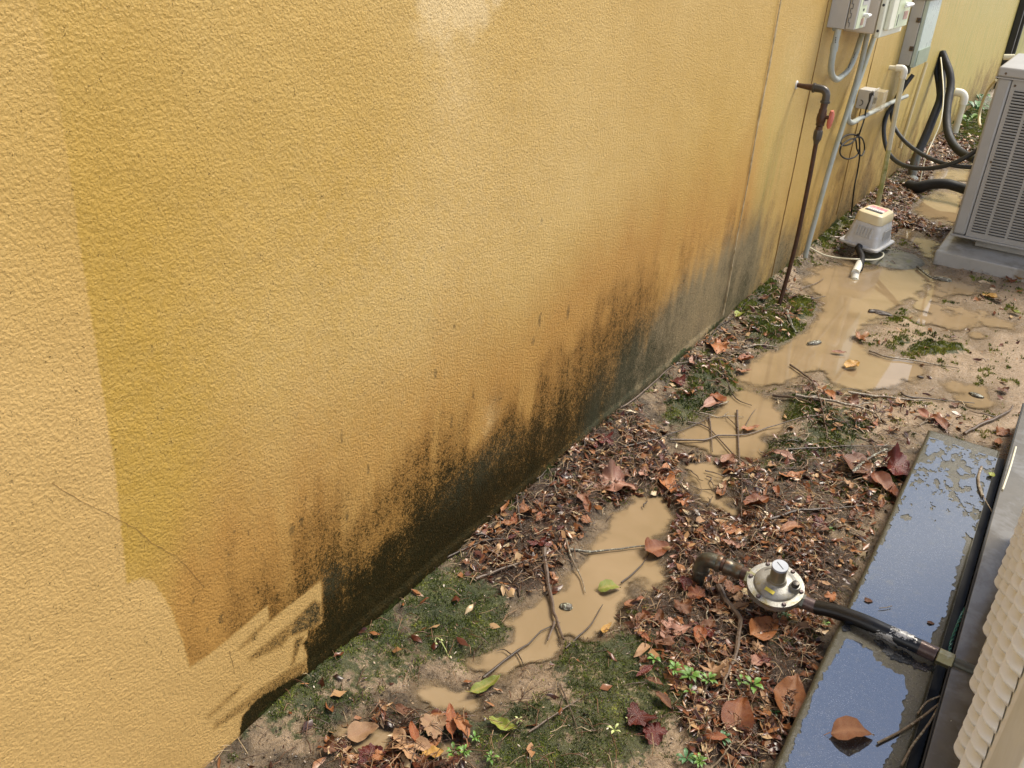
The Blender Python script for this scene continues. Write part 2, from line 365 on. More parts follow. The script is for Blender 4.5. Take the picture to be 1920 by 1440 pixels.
    setattr_(o, 'patch', pt/4); setattr_(o, 'patchs', np.clip(.30+.70*sst(Q[:, 1], 150, 900), 0, 1)*(1-.55*hm_))
    TOP = [(330, 1250), (400, 1130), (470, 1030), (560, 960), (640, 910), (700, 880), (770, 850), (850, 790), (905, 770), (960, 735), (1000, 685), (1070, 625), (1110, 590), (1190, 510), (1260, 465), (1330, 440), (1400, 400), (1450, 385), (1500, 400), (1560, 330), (1660, 260), (1800, 160)]
    tp = [WX(*q) for q in TOP]; ty = [v.y for v in tp]; tz = [v.z for v in tp]
    S = [.30, .42, .55, .72, .86, .95, 1.0, 1.0, 1.05, 1.05, 1.05, 1.0, .95, .80, .55, .45, .55, .40, .35, .40, .35, .35]
    zt = np.interp(Y, ty, tz)*(1+.25*(fbm(Y*5, Y*0, 2, 3)-.5)); s = np.interp(Y, ty, S)
    st = fbm(Y*30/(1+.12*Y), Z*3.2, 4, 8); st2 = fbm(Y*75/(1+.12*Y), Z*9, 3, 21)
    h = np.clip(1-Z/np.maximum(zt*1.12, .05), -1, 1)
    mold = s*np.clip(h*1.18, -1, 1)*1.0 + (st-.5)*.5*sst(h, -.4, .3) + (st2-.5)*.22*sst(h, -.3, .2) + (fbm(Y*14, Z*14, 4, 77)-.5)*.5*sst(h, -.3, .2) + .03
    mold *= sst(h, -.42, -.02)
    # soft blobs of the darkest growth
    def blob(cx, cy, rx, ry, pw=1.0):
        c = WX(cx, cy); a = WX(cx+rx, cy); b = WX(cx, cy+ry)
        ry_, rz_ = abs(a.y-c.y)+1e-3, abs(b.z-c.z)+1e-3
        d = ((Y-c.y)/ry_)**2+((Z-c.z)/rz_)**2; return np.exp(-d*pw)
    mold += .35*blob(850, 960, 150, 90)+.25*blob(690, 1090, 120, 80)+.2*blob(1180, 680, 60, 90)
    mold -= .55*blob(905, 800, 22, 40)+.5*blob(990, 760, 10, 40)+.3*blob(985, 960, 60, 12)+.4*blob(720, 1000, 50, 25)
    mold -= .25*blob(1300, 640, 60, 120)
    inp = sst(pt, -2, 3); mold = np.where(inp > 0, mold*(1-inp)+inp*.0, mold)
    lowp = inp*sst(.09-Z, -.04, .08)*sst(Y, .75, .95)*.25; mold += lowp+.75*sst(.13-Z, .0, .09)*(1-sst(Y, 1.0, 1.4))*(1-inp)+.62*hm_*inp
    setattr_(o, 'mold', np.clip(mold, 0, 1.3))
    alg = 1.0*blob(1240, 660, 90, 90)+.9*blob(1190, 740, 70, 60)+.8*blob(1330, 560, 60, 90)+.6*blob(1420, 470, 50, 90)+.55*blob(900, 880, 90, 50)+.5*blob(620, 1090, 60, 40)
    alg += .6*sst(.42-Z, 0, .35)*sst(Y, 2.9, 3.7)*(1-.3*sst(Y, 5, 8)); alg *= .35+1.1*st
    setattr_(o, 'algae', np.clip(np.clip(alg, 0, 1)*(1-inp)+.45*hm_*inp, 0, 1))
    setattr_(o, 'mossw', np.clip(sst(.03+.04*vn(Y*7, Y*0)-Z, -.03, .03)*(.15+.85*vn(Y*11, Y*0+5)), 0, 1)*(1-.85*inp*(Z > .01)))
    och = .6*blob(170, 700, 190, 620)+.45*blob(350, 350, 330, 330)+.55*blob(300, 900, 160, 250)+.35*blob(660, 330, 160, 300)+.35*blob(1300, 400, 110, 120)+.3*blob(1420, 120, 90, 200)
    setattr_(o, 'ochre', np.clip(och*(.7+.6*fbm(Y*3, Z*2, 3, 2)), 0, .9))
    orr = .75*sst(h, -.75, .1)*(1-sst(Y, 3.5, 6)*.7)*(.5+.9*st)+.5*blob(420, 1130, 110, 110)+.35*blob(1130, 560, 120, 90)
    setattr_(o, 'orange', np.clip(orr, 0, .85)*(1-inp))
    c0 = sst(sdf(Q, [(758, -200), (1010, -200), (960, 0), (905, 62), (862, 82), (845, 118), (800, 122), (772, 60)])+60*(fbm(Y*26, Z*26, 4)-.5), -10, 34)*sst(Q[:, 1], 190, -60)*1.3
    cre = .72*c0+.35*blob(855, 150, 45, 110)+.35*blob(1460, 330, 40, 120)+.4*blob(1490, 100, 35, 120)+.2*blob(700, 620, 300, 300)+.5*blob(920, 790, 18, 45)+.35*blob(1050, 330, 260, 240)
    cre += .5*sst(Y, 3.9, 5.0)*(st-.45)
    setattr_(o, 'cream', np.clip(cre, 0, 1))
    setattr_(o, 'green', np.clip(.85*sst(Y, 3.6, 9.0)+.6*sst(Y, 3.5, 3.7)*blob(1400, 350, 60, 160)+.25*blob(1480, 470, 50, 120), 0, 1))
    spt = np.zeros(len(Y))
    for x, y, a, b in [(547, 994, 4, 9), (566, 978, 3, 6), (598, 958, 2, 3), (440, 997, 2, 3), (427, 1041, 2, 4), (466, 998, 2, 3), (362, 1127, 3, 4), (480, 1030, 2, 3), (414, 1160, 3, 6), (388, 1182, 3, 4), (573, 936, 2, 4), (561, 936, 2, 3), (492, 1040, 2, 2), (817, 700, 2, 8), (887, 738, 2, 6), (1015, 415, 2, 3), (852, 612, 2, 3), (707, 610, 2, 2), (640, 820, 2, 9), (690, 880, 2, 8), (846, 790, 2, 9), (1000, 640, 2, 6), (24, 902, 3, 3), (73, 974, 1, 1), (130, 1120, 1, 2), (88, 1388, 1, 2), (210, 1280, 1, 1), (611, 1050, 3, 8), (650, 968, 3, 7), (1012, 600, 2, 10), (1065, 585, 2, 10)]:
        spt = np.maximum(spt, blob(x, y, a*1.4, b*1.6))
    setattr_(o, 'spots', np.clip(spt*1.3, 0, .9))
    # body of the wall behind the rendered face
    b = MB().box((-.22, .15, -.1), (-.02, WALL_END, 2.6))
    bo = b.build('wall_core', MT['plastic_pink'], o, smooth=False)
    tag(o, 'long yellow stucco wall with black mould creeping up from its foot', 'wall')
    return o
wall = build_wall()
def strip(pts, wd, name, mat, parent, off=.004):
    """thin raised bead on the wall along points (y,z)"""
    mb = MB(); P = [Vector((off, y, z)) for y, z in pts]
    mb.tube(P, [wd*random.uniform(.7, 1.2) for _ in P], 6); o = mb.build(name, mat, parent); return o
MT['caulk'] = simple('pale caulk', (.72, .60, .38), (.30, .22, .10), 30, .6)
MT['crackm'] = simple('brown crack line', (.34, .20, .06), (.20, .12, .04), 30, .8)
strip([(3.44+.004*math.sin(k*.7), .07+k*.05) for k in range(60)], (.0035), 'joint_bead', MT['caulk'], wall, .0055)
strip([(4.10+.002*math.sin(k*.9), .05+k*.06) for k in range(50)], .0028, 'joint_bead', MT['crackm'], wall, .001)
strip([(5.22+.004*math.sin(k*.9), .1+k*.06) for k in range(50)], .0028, 'joint_bead', MT['crackm'], wall, .001)
def crack(pxs, wd):
    pts = []
    for a, b in zip(pxs[:-1], pxs[1:]):
        for k in range(5):
            q = (a[0]+(b[0]-a[0])*k/5+random.uniform(-1.5, 1.5), a[1]+(b[1]-a[1])*k/5+random.uniform(-1.5, 1.5)); v = WX(*q); pts.append(Vector((wallx(np.array(v.y), np.array(v.z))+.0002, v.y, v.z)))
    mb = MB(); mb.tube(pts, [wd*random.uniform(.4, 1.1) for _ in pts], 5); mb.build('crack', MT['crackm'], wall)
crack([(96, 905), (150, 938), (215, 970), (255, 992), (285, 1018), (330, 1042), (370, 1085), (385, 1105)], .0004)
crack([(430, 1222), (437, 1245), (440, 1268)], .0005)
# the next wall, beyond the corner
m2 = simple('far stucco', (.42, .38, .14), (.30, .29, .10), 4, .7, b=.5, bscale=60)
fw = MB().box((-.5, WALL_END+.35, -.1), (-.12, 17.0, 2.6)).build('far_wall', m2, None, smooth=False)
tag(fw, 'greenish set back stretch of wall beyond the black downspout', 'wall')
# ------------------------------------------------------------------ ground
PUD = [
 [(1700, 395), (1728, 366), (1765, 352), (1805, 350), (1820, 400), (1790, 424), (1740, 418)],
 [(1735, 345), (1750, 318), (1775, 310), (1860, 308), (1860, 350), (1800, 345)],
 [(1668, 424), (1700, 425), (1730, 436), (1765, 456), (1752, 492), (1728, 486), (1718, 464), (1690, 448)],
 [(1518, 506), (1550, 490), (1600, 488), (1640, 497), (1700, 500), (1748, 494), (1752, 515), (1730, 556), (1690, 580), (1650, 604), (1605, 636), (1640, 655), (1705, 668), (1740, 690), (1730, 712), (1660, 735), (1585, 742), (1530, 700), (1470, 728), (1420, 728), (1378, 724), (1385, 694), (1425, 660), (1490, 628), (1518, 604), (1535, 572), (1512, 545), (1500, 525)],
 [(1275, 806), (1330, 772), (1345, 740), (1400, 730), (1455, 742), (1472, 772), (1468, 805), (1438, 828), (1425, 858), (1380, 866), (1325, 850), (1268, 832)],
 [(1268, 868), (1300, 858), (1350, 870), (1362, 900), (1338, 916), (1390, 950), (1384, 988), (1345, 962), (1300, 925)],
 [(1148, 962), (1188, 926), (1245, 922), (1262, 960), (1240, 1010), (1228, 1040), (1258, 1062), (1242, 1092), (1195, 1100), (1168, 1138), (1150, 1175), (1100, 1192), (1065, 1200), (1060, 1232), (1005, 1248), (950, 1276), (905, 1270), (880, 1250), (935, 1215), (950, 1172), (980, 1130), (1040, 1108), (1052, 1080), (1100, 1050), (1104, 1022)],
 [(775, 1302), (835, 1268), (905, 1292), (898, 1324), (852, 1342), (805, 1326)],
 [(628, 1372), (680, 1356), (735, 1372), (722, 1402), (660, 1412)], [(790, 1408), (850, 1378), (880, 1398), (830, 1434)]]
MOSS = [(860, 1170, 110, 85, 1), (690, 1230, 120, 70, .7), (600, 1300, 110, 60, .6), (1180, 1290, 120, 110, .85), (1050, 1400, 190, 90, .85), (1100, 1250, 70, 60, .8), (1420, 570, 60, 40, .8), (1450, 620, 60, 35, .9), (1505, 578, 28, 22, 1), (1345, 720, 60, 45, .8),
        (1300, 775, 60, 40, .9), (1755, 655, 60, 14, 1), (1710, 650, 55, 20, .5), (1590, 715, 50, 28, .8), (1500, 768, 50, 30, .85), (1560, 810, 70, 50, .7), (1620, 900, 60, 50, .4), (1470, 860, 60, 50, .6), (1440, 1010, 60, 40, .35), (1290, 1260, 70, 60, .5), (1370, 1380, 90, 80, .35), (840, 1390, 80, 60, .6), (1110, 740, 40, 40, .5),
        (1690, 590, 60, 14, .5), (1650, 585, 30, 10, .5), (1560, 430, 70, 40, .6), (1835, 235, 60, 60, .9), (1690, 360, 60, 30, .4), (560, 1350, 70, 60, .5), (1190, 1000, 30, 30, .4), (1480, 1190, 60, 40, .4), (1400, 770, 20, 20, .3)]
LIT = [([(930, 900), (1010, 850), (1100, 790), (1200, 770), (1260, 850), (1330, 850), (1440, 900), (1500, 960), (1560, 1010), (1620, 1020), (1600, 1080), (1560, 1160), (1520, 1330), (1450, 1440), (1300, 1440), (1230, 1230), (1180, 1190), (1150, 1150), (1250, 1090), (1260, 960), (1140, 950), (1050, 1050), (1040, 1110), (960, 1120), (860, 1080), (880, 980)], 1.0),
       ([(600, 1400), (700, 1330), (780, 1340), (880, 1340), (900, 1400), (860, 1460), (640, 1460)], .7), ([(1570, 470), (1600, 400), (1700, 300), (1760, 250), (1840, 270), (1800, 330), (1720, 380), (1770, 430), (1790, 460), (1700, 430), (1640, 440)], .9),
       ([(1290, 640), (1480, 520), (1500, 600), (1420, 680), (1340, 740), (1250, 800), (1200, 780)], .3), ([(1500, 700), (1700, 740), (1800, 800), (1650, 850), (1500, 800)], .2), ([(1330, 840), (1500, 850), (1660, 840), (1700, 900), (1620, 1020), (1500, 980), (1400, 920)], .55)]
def g_maps(P):
    Q = topx(P); x, y = P[:, 0], P[:, 1]
    wob = 34*(fbm(x*17, y*17, 4, 6)-.5)*np.clip(2.2/np.maximum(y, .5), .3, 1.6)
    pd = np.full(len(P), -1e3)
    for pl in PUD: pd = np.maximum(pd, sdf(Q, pl))
    pd = pd+wob+5
    fl = [(1705, 505), (1760, 508), (1860, 540), (1935, 570), (1935, 620), (1830, 640), (1740, 610), (1690, 590)]
    f2 = [(1560, 690), (1700, 700), (1830, 725), (1900, 745), (1830, 765), (1700, 745), (1560, 740)]
    for q_ in (fl, f2): pd = np.maximum(pd, np.minimum(sdf(Q, q_), 10)+75*(fbm(x*9, y*5, 4, 13)-.53))
    mo = np.zeros(len(P))
    for cx, cy, a, b, s in MOSS: mo = np.maximum(mo, s*sst(1.25-np.sqrt(((Q[:, 0]-cx)/a)**2+((Q[:, 1]-cy)/b)**2), 0, .6))
    mo = np.clip(mo+.35*sst(.05-x, -.02, .06), 0, 1)
    li = np.zeros(len(P))
    for pl, s in LIT: li = np.maximum(li, s*sst(sdf(Q, pl), -15, 25))
    sand = sst(sdf(Q, [(1500, 700), (1600, 560), (1745, 480), (2000, 520), (2100, 900), (1900, 860), (1740, 800), (1650, 830), (1560, 790)]), -20, 40)
    return Q, pd, mo, li, sand
def gh(P, maps=None):
    """height of the ground"""
    P = np.atleast_2d(P); x, y = P[:, 0], P[:, 1]
    Q, pd, mo, li, sand = maps or g_maps(P)
    sc = np.clip(y/2, .4, 3)
    base = .006+.010*(fbm(x*7, y*7, 4, 2)-.5)+.006*(fbm(x*40, y*40, 3, 3)-.5)
    base = base*(1-.55*sand)+sand*.001
    base += .020*mo*(.25+.75*fbm(x*45, y*45, 3, 9))*(1-.6*sst(pd, -6, 4)) + .010*li
    base += .018*sst(.07-x, -.02, .07)*(1+.5*fbm(x*9, y*6, 2))
    base += .02*sst(x, 1.5, 3)
    d = sst(pd, -30, 14); base = base*(1-d)+d*(-.007-.016*sst(pd, 4, 30)+.020*(fbm(x*19, y*19, 4, 51)-.5))
    return base
def H(x, y): return float(gh(np.array([[x, y, 0.0]]))[0])
xg = np.concatenate([np.arange(-.03, 1.32, .0052), np.linspace(1.34, 30, 60)**1.0])
yg = np.concatenate([np.array([-6, -3, -1.5, -.6, -.1, .2]), ys[ys > .3], np.array([13.5, 15, 18, 22, 30])])
def build_ground():
    m, t, p = nodes('wet sandy soil'); co = N(t, 'TexCoord').outputs['Object']
    n1 = noise(t, co, 9, 6, .65, .3); n2 = noise(t, co, 70, 5, .7); n3 = noise(t, co, 260, 4, .7); n4 = noise(t, co, 28, 5, .7, .5)
    soil = mixc(t, ramp(t, n2, [(.35, 0), (.65, 1)]), (.05, .036, .022), (.15, .11, .068))
    soil = mixc(t, ramp(t, n1, [(.45, 0), (.6, 1)]), soil, mixc(t, ramp(t, n3, [(.3, 0), (.7, 1)]), (.22, .155, .09), (.40, .29, .18)))
    sandc = mixc(t, ramp(t, n1, [(.35, 0), (.65, 1)]), (.38, .27, .17), (.52, .385, .255))
    sandc = mixc(t, ramp(t, n2, [(.54, 0), (.66, .75)]), sandc, (.12, .085, .05))
    sandc = mixc(t, ramp(t, n4, [(.50, 0), (.62, .6)]), sandc, (.28, .195, .11))
    sd_ = ramp(t, math_(t, 'ADD', attr(t, 'sand'), math_(t, 'MULTIPLY', math_(t, 'SUBTRACT', n4, .5), 1.2)), [(.3, 0), (.6, 1)])
    col = mixc(t, sd_, soil, sandc)
    lit = ramp(t, math_(t, 'ADD', attr(t, 'litter'), math_(t, 'MULTIPLY', math_(t, 'SUBTRACT', n2, .5), 1.4)), [(.35, 0), (.8, .85)])
    col = mixc(t, lit, col, mixc(t, ramp(t, n3, [(.4, 0), (.6, 1)]), (.025, .014, .009), (.085, .048, .028)))
    md = mixc(t, ramp(t, n3, [(.35, 0), (.65, 1)]), (.022, .034, .008), (.13, .15, .03))
    md = mixc(t, ramp(t, n4, [(.4, 0), (.62, 1)]), md, (.045, .06, .022))
    ms = ramp(t, math_(t, 'ADD', attr(t, 'moss'), math_(t, 'ADD', math_(t, 'MULTIPLY', math_(t, 'SUBTRACT', n2, .5), 1.8), math_(t, 'MULTIPLY', math_(t, 'SUBTRACT', n4, .5), 2.2))), [(.42, 0), (.72, .9)])
    col = mixc(t, ms, col, md)
    wet = math_(t, 'MULTIPLY', attr(t, 'wetb'), ramp(t, n4, [(.3, 1), (.7, .35)])); col = mixc(t, wet, col, (.19, .135, .078))
    t.links.new(col, p.inputs['Base Color'])
    t.links.new(ramp(t, n2, [(.3, .15), (.7, .5)]), p.inputs['Roughness'])
    b1 = bump(t, n3, 1.0, .004); b2 = bump(t, n2, 1.0, .010, b1); t.links.new(b2, p.inputs['Normal'])
    store = {}
    def fn(a, b):
        P = np.stack([a, b, a*0], -1); mp = g_maps(P); P[:, 2] = gh(P, mp); store['m'] = mp; return P
    o, P = grid_mesh('ground', xg, yg, fn, m)
    Q, pd, mo, li, sand = store['m']
    setattr_(o, 'moss', mo); setattr_(o, 'litter', li); setattr_(o, 'sand', np.clip(sand+.55*sst(fbm(P[:, 0]*4, P[:, 1]*4, 3, 14), .5, .62)*(1-li), 0, 1)); setattr_(o, 'wetb', .85*sst(pd, -16, 4))
    tag(o, kind='structure'); return o
ground = build_ground()
WZ = -.0055
def build_water():
    m, t, p = nodes('muddy water'); co = N(t, 'TexCoord').outputs['Object']
    n1 = noise(t, co, 5, 3, .5, .4)
    t.links.new(mixc(t, ramp(t, n1, [(.35, 0), (.65, 1)]), (.27, .193, .105), (.325, .235, .135)), p.inputs['Base Color'])
    p.inputs['Roughness'].default_value = .03; p.inputs['IOR'].default_value = 1.45; p.inputs['Specular IOR Level'].default_value = .8
    t.links.new(attr(t, 'alpha'), p.inputs['Alpha'])
    t.links.new(bump(t, noise(t, co, 9, 1), .02, .004), p.inputs['Normal'])
    st = {}
    def fn(a, b):
        P = np.stack([a, b, a*0+WZ], -1); st['d'] = WZ-gh(P); return P
    o, P = grid_mesh('water', xg[xg < 1.5], yg[(yg > .5) & (yg < 10)], fn, m, mask=lambda P: (st['d'] > -.0015) & (P[:, 0] > .02))
    d = WZ-gh(P); setattr_(o, 'alpha', np.clip(.06+.92*sst(d, -.001, .012), 0, .98))
    tag(o, kind='structure'); return o
build_water()
#PART2
# ------------------------------------------------------------------ gas pipe out of the wall
def arc(c, a, b, r, n=7):
    """rounded corner at c from direction a (coming in) to b (going out)"""
    c = Vector(c); a = Vector(a).normalized(); b = Vector(b).normalized(); o = c-a*r+b*r
    return [o+(-b*math.cos(t*math.pi/2/n)+a*math.sin(t*math.pi/2/n))*r for t in range(n+1)]
gy = 3.874
g = empty('gas_pipe', (.128, gy, 0), 'thin brown gas pipe with red valve handle, standing out from the yellow wall', 'gas pipe')
MB().tube([(-.01, gy, .946), (.004, gy, .946)], [.022, .016], 14).build('wall_collar', MT['tape'], g)
MB().tube([(.0, gy, .946), (.03, gy, .945), (.055, gy, .945), (.08, gy, .945)], [.009, .010, .0125, .0135], 14).build('nipple', MT['rust'], g)
e_ = MB(); pp = [Vector((.072, gy, .945))]+arc((.128, gy, .945), (1, 0, 0), (0, 0, -1), .026)+[Vector((.128, gy, .895))]
e_.tube(pp, [.0165]+[.0155]*8+[.0165], 16); e_.lathe([(.019, 0), (.0195, .004), (.019, .009)], axisM((.128, gy, .893), (0, 0, 1))); e_.lathe([(.019, 0), (.0195, .004), (.019, .009)], axisM((.068, gy, .945), (1, 0, 0)))
e_.build('elbow', MT['iron'], g)
v_ = MB(); v_.lathe([(.012, .895), (.0145, .888), (.0135, .872), (.0165, .866), (.0165, .853), (.019, .846), (.0195, .832), (.019, .822), (.0165, .815), (.0175, .806), (.013, .80), (.0145, .795), (.0145, .78), (.0105, .775)][::-1], axisM((.127, gy, 0), (0, 0, 1)), 16)
v_.tube([(.127, gy, .84), (.16, gy-.004, .84)], .008, 10); v_.build('valve_body', MT['rust'], g)
hd = MB(); hd.tube([(.158, gy, .84), (.166, gy, .84)], .012, 10)
hd.add([], []); hp = [(.164, gy+.004*math.sin(k), .868-.0115*k) for k in range(7)]
hd.tube(hp, [.007, .0105, .012, .0125, .0115, .0105, .006], 10).build('valve_handle', MT['red'], g)
MB().lathe([(.0105, .73), (.012, .738), (.018, .75), (.019, .775), (.017, .785), (.012, .79)], axisM((.127, gy, 0), (0, 0, 1)), 8).build('union_nut', MT['iron'], g, angle=20)
MB().tube(spline([(.127, gy, .745), (.132, gy+.002, .55), (.134, gy+.0, .3), (.127, gy-.01, .1), (.122, gy-.03, -.03)], 5), .0095, 12).build('riser', MT['rust'], g)
# ------------------------------------------------------------------ electrical boxes
A0 = 4.155; AX = .113
bx = empty('breaker_box', (0, A0+.1, 1.15), 'light grey breaker box with hinged lid and pale label, nearest of the three wall boxes', 'electrical box', 'electrical boxes on the yellow wall')
MB().box((.0, A0, 1.15), (.074, A0+.20, 1.42)).build('housing', MT['plastic_grey'], bx, bevel=.003)
MB().box((.0765, A0+.001, 1.151), (AX, A0+.20, 1.42)).build('lid', MT['plastic_grey'], bx, bevel=.004)
hm = MB()
for k in range(14):
    z0 = 1.16+k*.018
    hm.box((.0835 if k % 2 else .0905, A0-.0015, z0), (.085 if k % 2 else .092, A0+.002, z0+.0185)); hm.box((.0835, A0-.0015, z0+.017), (.092, A0+.002, z0+.0185))
hm.build('hinge', MT['mark'], bx, smooth=False)
MB().box((AX, A0+.02, 1.155), (AX+.002, A0+.145, 1.42)).build('front_label', MT['label_pale'], bx, smooth=False)
MB().box((AX+.002, A0+.055, 1.245), (AX+.004, A0+.135, 1.36)).build('window', MT['plastic_grey'], bx, smooth=False)
mk = MB(); mk.box((AX+.004, A0+.06, 1.262), (AX+.005, A0+.13, 1.35)); mk.box((AX+.002, A0+.082, 1.222), (AX+.0032, A0+.105, 1.231)); mk.build('dark_print', MT['mark'], bx, smooth=False)
lv = MB(); lv.tube([(AX, A0+.11, 1.205), (AX+.02, A0+.115, 1.205)], .009, 10); lv.tube([(AX+.02, A0+.098, 1.203), (AX+.024, A0+.118, 1.206), (AX+.022, A0+.15, 1.205)], [.009, .008, .006], 8); lv.build('latch_lever', MT['white'], bx)
MB().box((AX+.002, A0+.085, 1.165), (AX+.0035, A0+.13, 1.192)).build('red_sticker', MT['sticker_worn'], bx, smooth=False)
MB().lathe([(.010, 0), (.011, .006), (.006, .012)], axisM((.03, A0+.02, 1.149), (0, 0, -1)), 6).build('knockout_plug', MT['pvc_grey'], bx)
# second box
B0 = 4.45; BX = .152
b2 = empty('disconnect_box', (0, B0+.15, 1.11), 'deep cream box with pale green label, between the two grey boxes', 'electrical box', 'electrical boxes on the yellow wall')
MB().box((0, B0, 1.118), (.135, B0+.48, 1.45)).build('housing', MT['plastic_pink'], b2, bevel=.008)
MB().box((.138, B0-.004, 1.105), (BX+.008, B0+.47, 1.45)).build('cover', MT['box_cream'], b2, bevel=.005)
MB().box((BX+.008, B0+.05, 1.135), (BX+.03, B0+.44, 1.45)).build('door', MT['box_cream'], b2, bevel=.006)
MB().box((BX+.030, B0+.16, 1.14), (BX+.032, B0+.43, 1.45)).build('front_label', MT['label_pale'], b2, smooth=False)
lv = MB(); lv.tube([(BX+.032, B0+.30, 1.235), (BX+.05, B0+.30, 1.235)], .011, 10); lv.tube([(BX+.048, B0+.23, 1.232), (BX+.052, B0+.32, 1.236), (BX+.05, B0+.38, 1.235)], [.007, .01, .006], 8); lv.build('latch_lever', MT['white'], b2)
MB().box((BX+.032, B0+.31, 1.17), (BX+.0335, B0+.40, 1.205)).build('red_sticker', MT['sticker_worn'], b2, smooth=False)
MB().box((BX+.032, B0+.30, 1.262), (BX+.033, B0+.335, 1.285)).build('print_square', MT['mark'], b2, smooth=False); mk = MB()
for k in range(6): mk.box((BX+.032, B0+.185+.004*(k % 2), 1.15+k*.0079), (BX+.033, B0+.20, 1.158+k*.0079))
mk.build('dark_print', MT['mark'], b2, smooth=False)
for z in (1.135, 1.24): MB().lathe([(.006, 0), (.005, .002)], axisM((.150, B0-.004, z), (0, -1, 0)), 10).build('cover_screw', MT['mark'], b2)
# third box
C0 = 5.951; CX = .066
b3 = empty('meter_box', (0, C0+.2, .83), 'tall pale green box with two brown latches, farthest of the three wall boxes', 'electrical box', 'electrical boxes on the yellow wall')
MB().box((0, C0, .846), (CX, C0+.40, 1.2)).build('housing', MT['plastic_grey'], b3, bevel=.003)
MB().box((CX+.002, C0+.002, .836), (CX+.026, C0+.40, 1.2)).build('cover', MT['box_green'], b3, bevel=.004)
MB().box((CX+.0265, C0+.02, .842), (CX+.030, C0+.39, .93)).build('cover_painted_shade', MT['box_dark'], b3, smooth=False)  # darker green sheet paints shade onto the lower cover
MB().box((-.0, C0-.02, 1.2), (CX+.045, C0+.43, 1.235)).build('rain_hood', MT['plastic_grey'], b3, bevel=.008)
for z in (.925, 1.08):
    MB().box((CX-.022, C0-.006, z), (CX+.0, C0, z+.026)).build('latch', MT['hinge'], b3, bevel=.001)
    MB().box((CX-.015, C0-.009, z+.007), (CX-.006, C0-.006, z+.019)).build('latch_hole', MT['mark'], b3, smooth=False)
kr = MB(); kc = [(.034+.018*math.cos(a), C0-.0005, .885+.018*math.sin(a)) for a in np.linspace(0, 2*math.pi, 20)]
kr.tube(kc, .0012, 5).build('knockout_ring', MT['plastic_grey'], b3)
MB().tube([(.05, C0+.06, .85), (.05, C0+.06, .80), (.05, C0+.06, .79)], [.02, .02, .012], 12).build('cable_gland', MT['green_iron'], b3)
# ------------------------------------------------------------------ conduits
def pipe(name, pts, r, mat, label, cat, group=None, n=14, sub=6, smooth_path=True):
    P = spline(pts, sub) if smooth_path else [Vector(p) for p in pts]
    o = MB().tube(P, r if not hasattr(r, '__len__') else list(np.interp(np.linspace(0, 1, len(P)), np.linspace(0, 1, len(r)), r)), n).build(name, mat); return tag(o, label, cat, group)
uc = empty('looped_conduit', (.05, 4.3, 1.0), 'short grey conduit bent into a U under the nearest wall box', 'conduit', 'grey conduits on the wall')
UP = [WX(1572, 55, .05), WX(1566, 80, .05), WX(1561, 105, .052), WX(1558, 128, .054), WX(1561, 143, .056), WX(1569, 149, .056), WX(1577, 144, .056)]
MB().tube(spline(UP, 6), .0135, 14).build('bend', MT['pvc_grey'], uc)
MB().tube(spline([UP[-1], WX(1590, 132, .056), WX(1601, 110, .056), WX(1612, 78, .056), WX(1617, 62, .056)], 6), .0125, 14).build('straight_leg', MT['pvc_grey'], uc)
MB().tube([WX(1565.5, 82, .05), WX(1563, 96, .051)], .0162, 14).build('coupling', MT['pvc_grey'], uc)
mk = MB()
for a, b in (((1568, 70), (1567, 82)), ((1604, 99), (1600, 110)), ((1595, 118), (1591, 128))):
    P0, P1 = WX(*a, .056+.0127), WX(*b, .056+.0127); mk = MB()
    for k in range(4): q = P0.lerp(P1, k/4); mk.box((q.x-.003, q.y-.003, q.z-.003), (q.x+.0005, q.y+.003, q.z+.001))
    mk.build('printed_mark', MT['mark'], uc, smooth=False)
cy = 4.72
pipe('long_conduit', [WX(1627, 62, .04), WX(1612, 130, .042), WX(1590, 205, .045), WX(1560, 300, .045), WX(1533, 395, .045), WX(1513, 468, .045), WX(1510, 482, .045)], .0125, MT['pvc_grey'],
     'long straight grey conduit running from the boxes down into the soil', 'conduit', 'grey conduits on the wall')
c2 = empty('elbowed_conduit', (.05, 4.9, .65), 'grey conduit that drops beside the outlet then turns along the wall', 'conduit', 'grey conduits on the wall')
MB().tube(spline([WX(1640, 66, .04), WX(1625, 110, .04), WX(1611, 150, .04), WX(1600, 180, .042)], 5), [.0125]*16, 14).build('upper_leg', MT['pvc_grey'], c2)
MB().tube(spline([WX(1598, 190, .042), WX(1591, 212, .045), WX(1590, 225, .048), WX(1597, 230, .05), WX(1606, 226, .05)], 6), .0135, 14).build('bend', MT['pvc_grey'], c2)
MB().tube(spline([WX(1603, 227, .05), WX(1640, 208, .05), WX(1672, 192, .05), WX(1700, 180, .05)], 4), .0125, 14).build('lower_leg', MT['pvc_grey'], c2)
MB().tube([WX(1602, 168, .042), WX(1597, 191, .042)], .0150, 14).build('coupling', MT['pvc_grey'], c2)
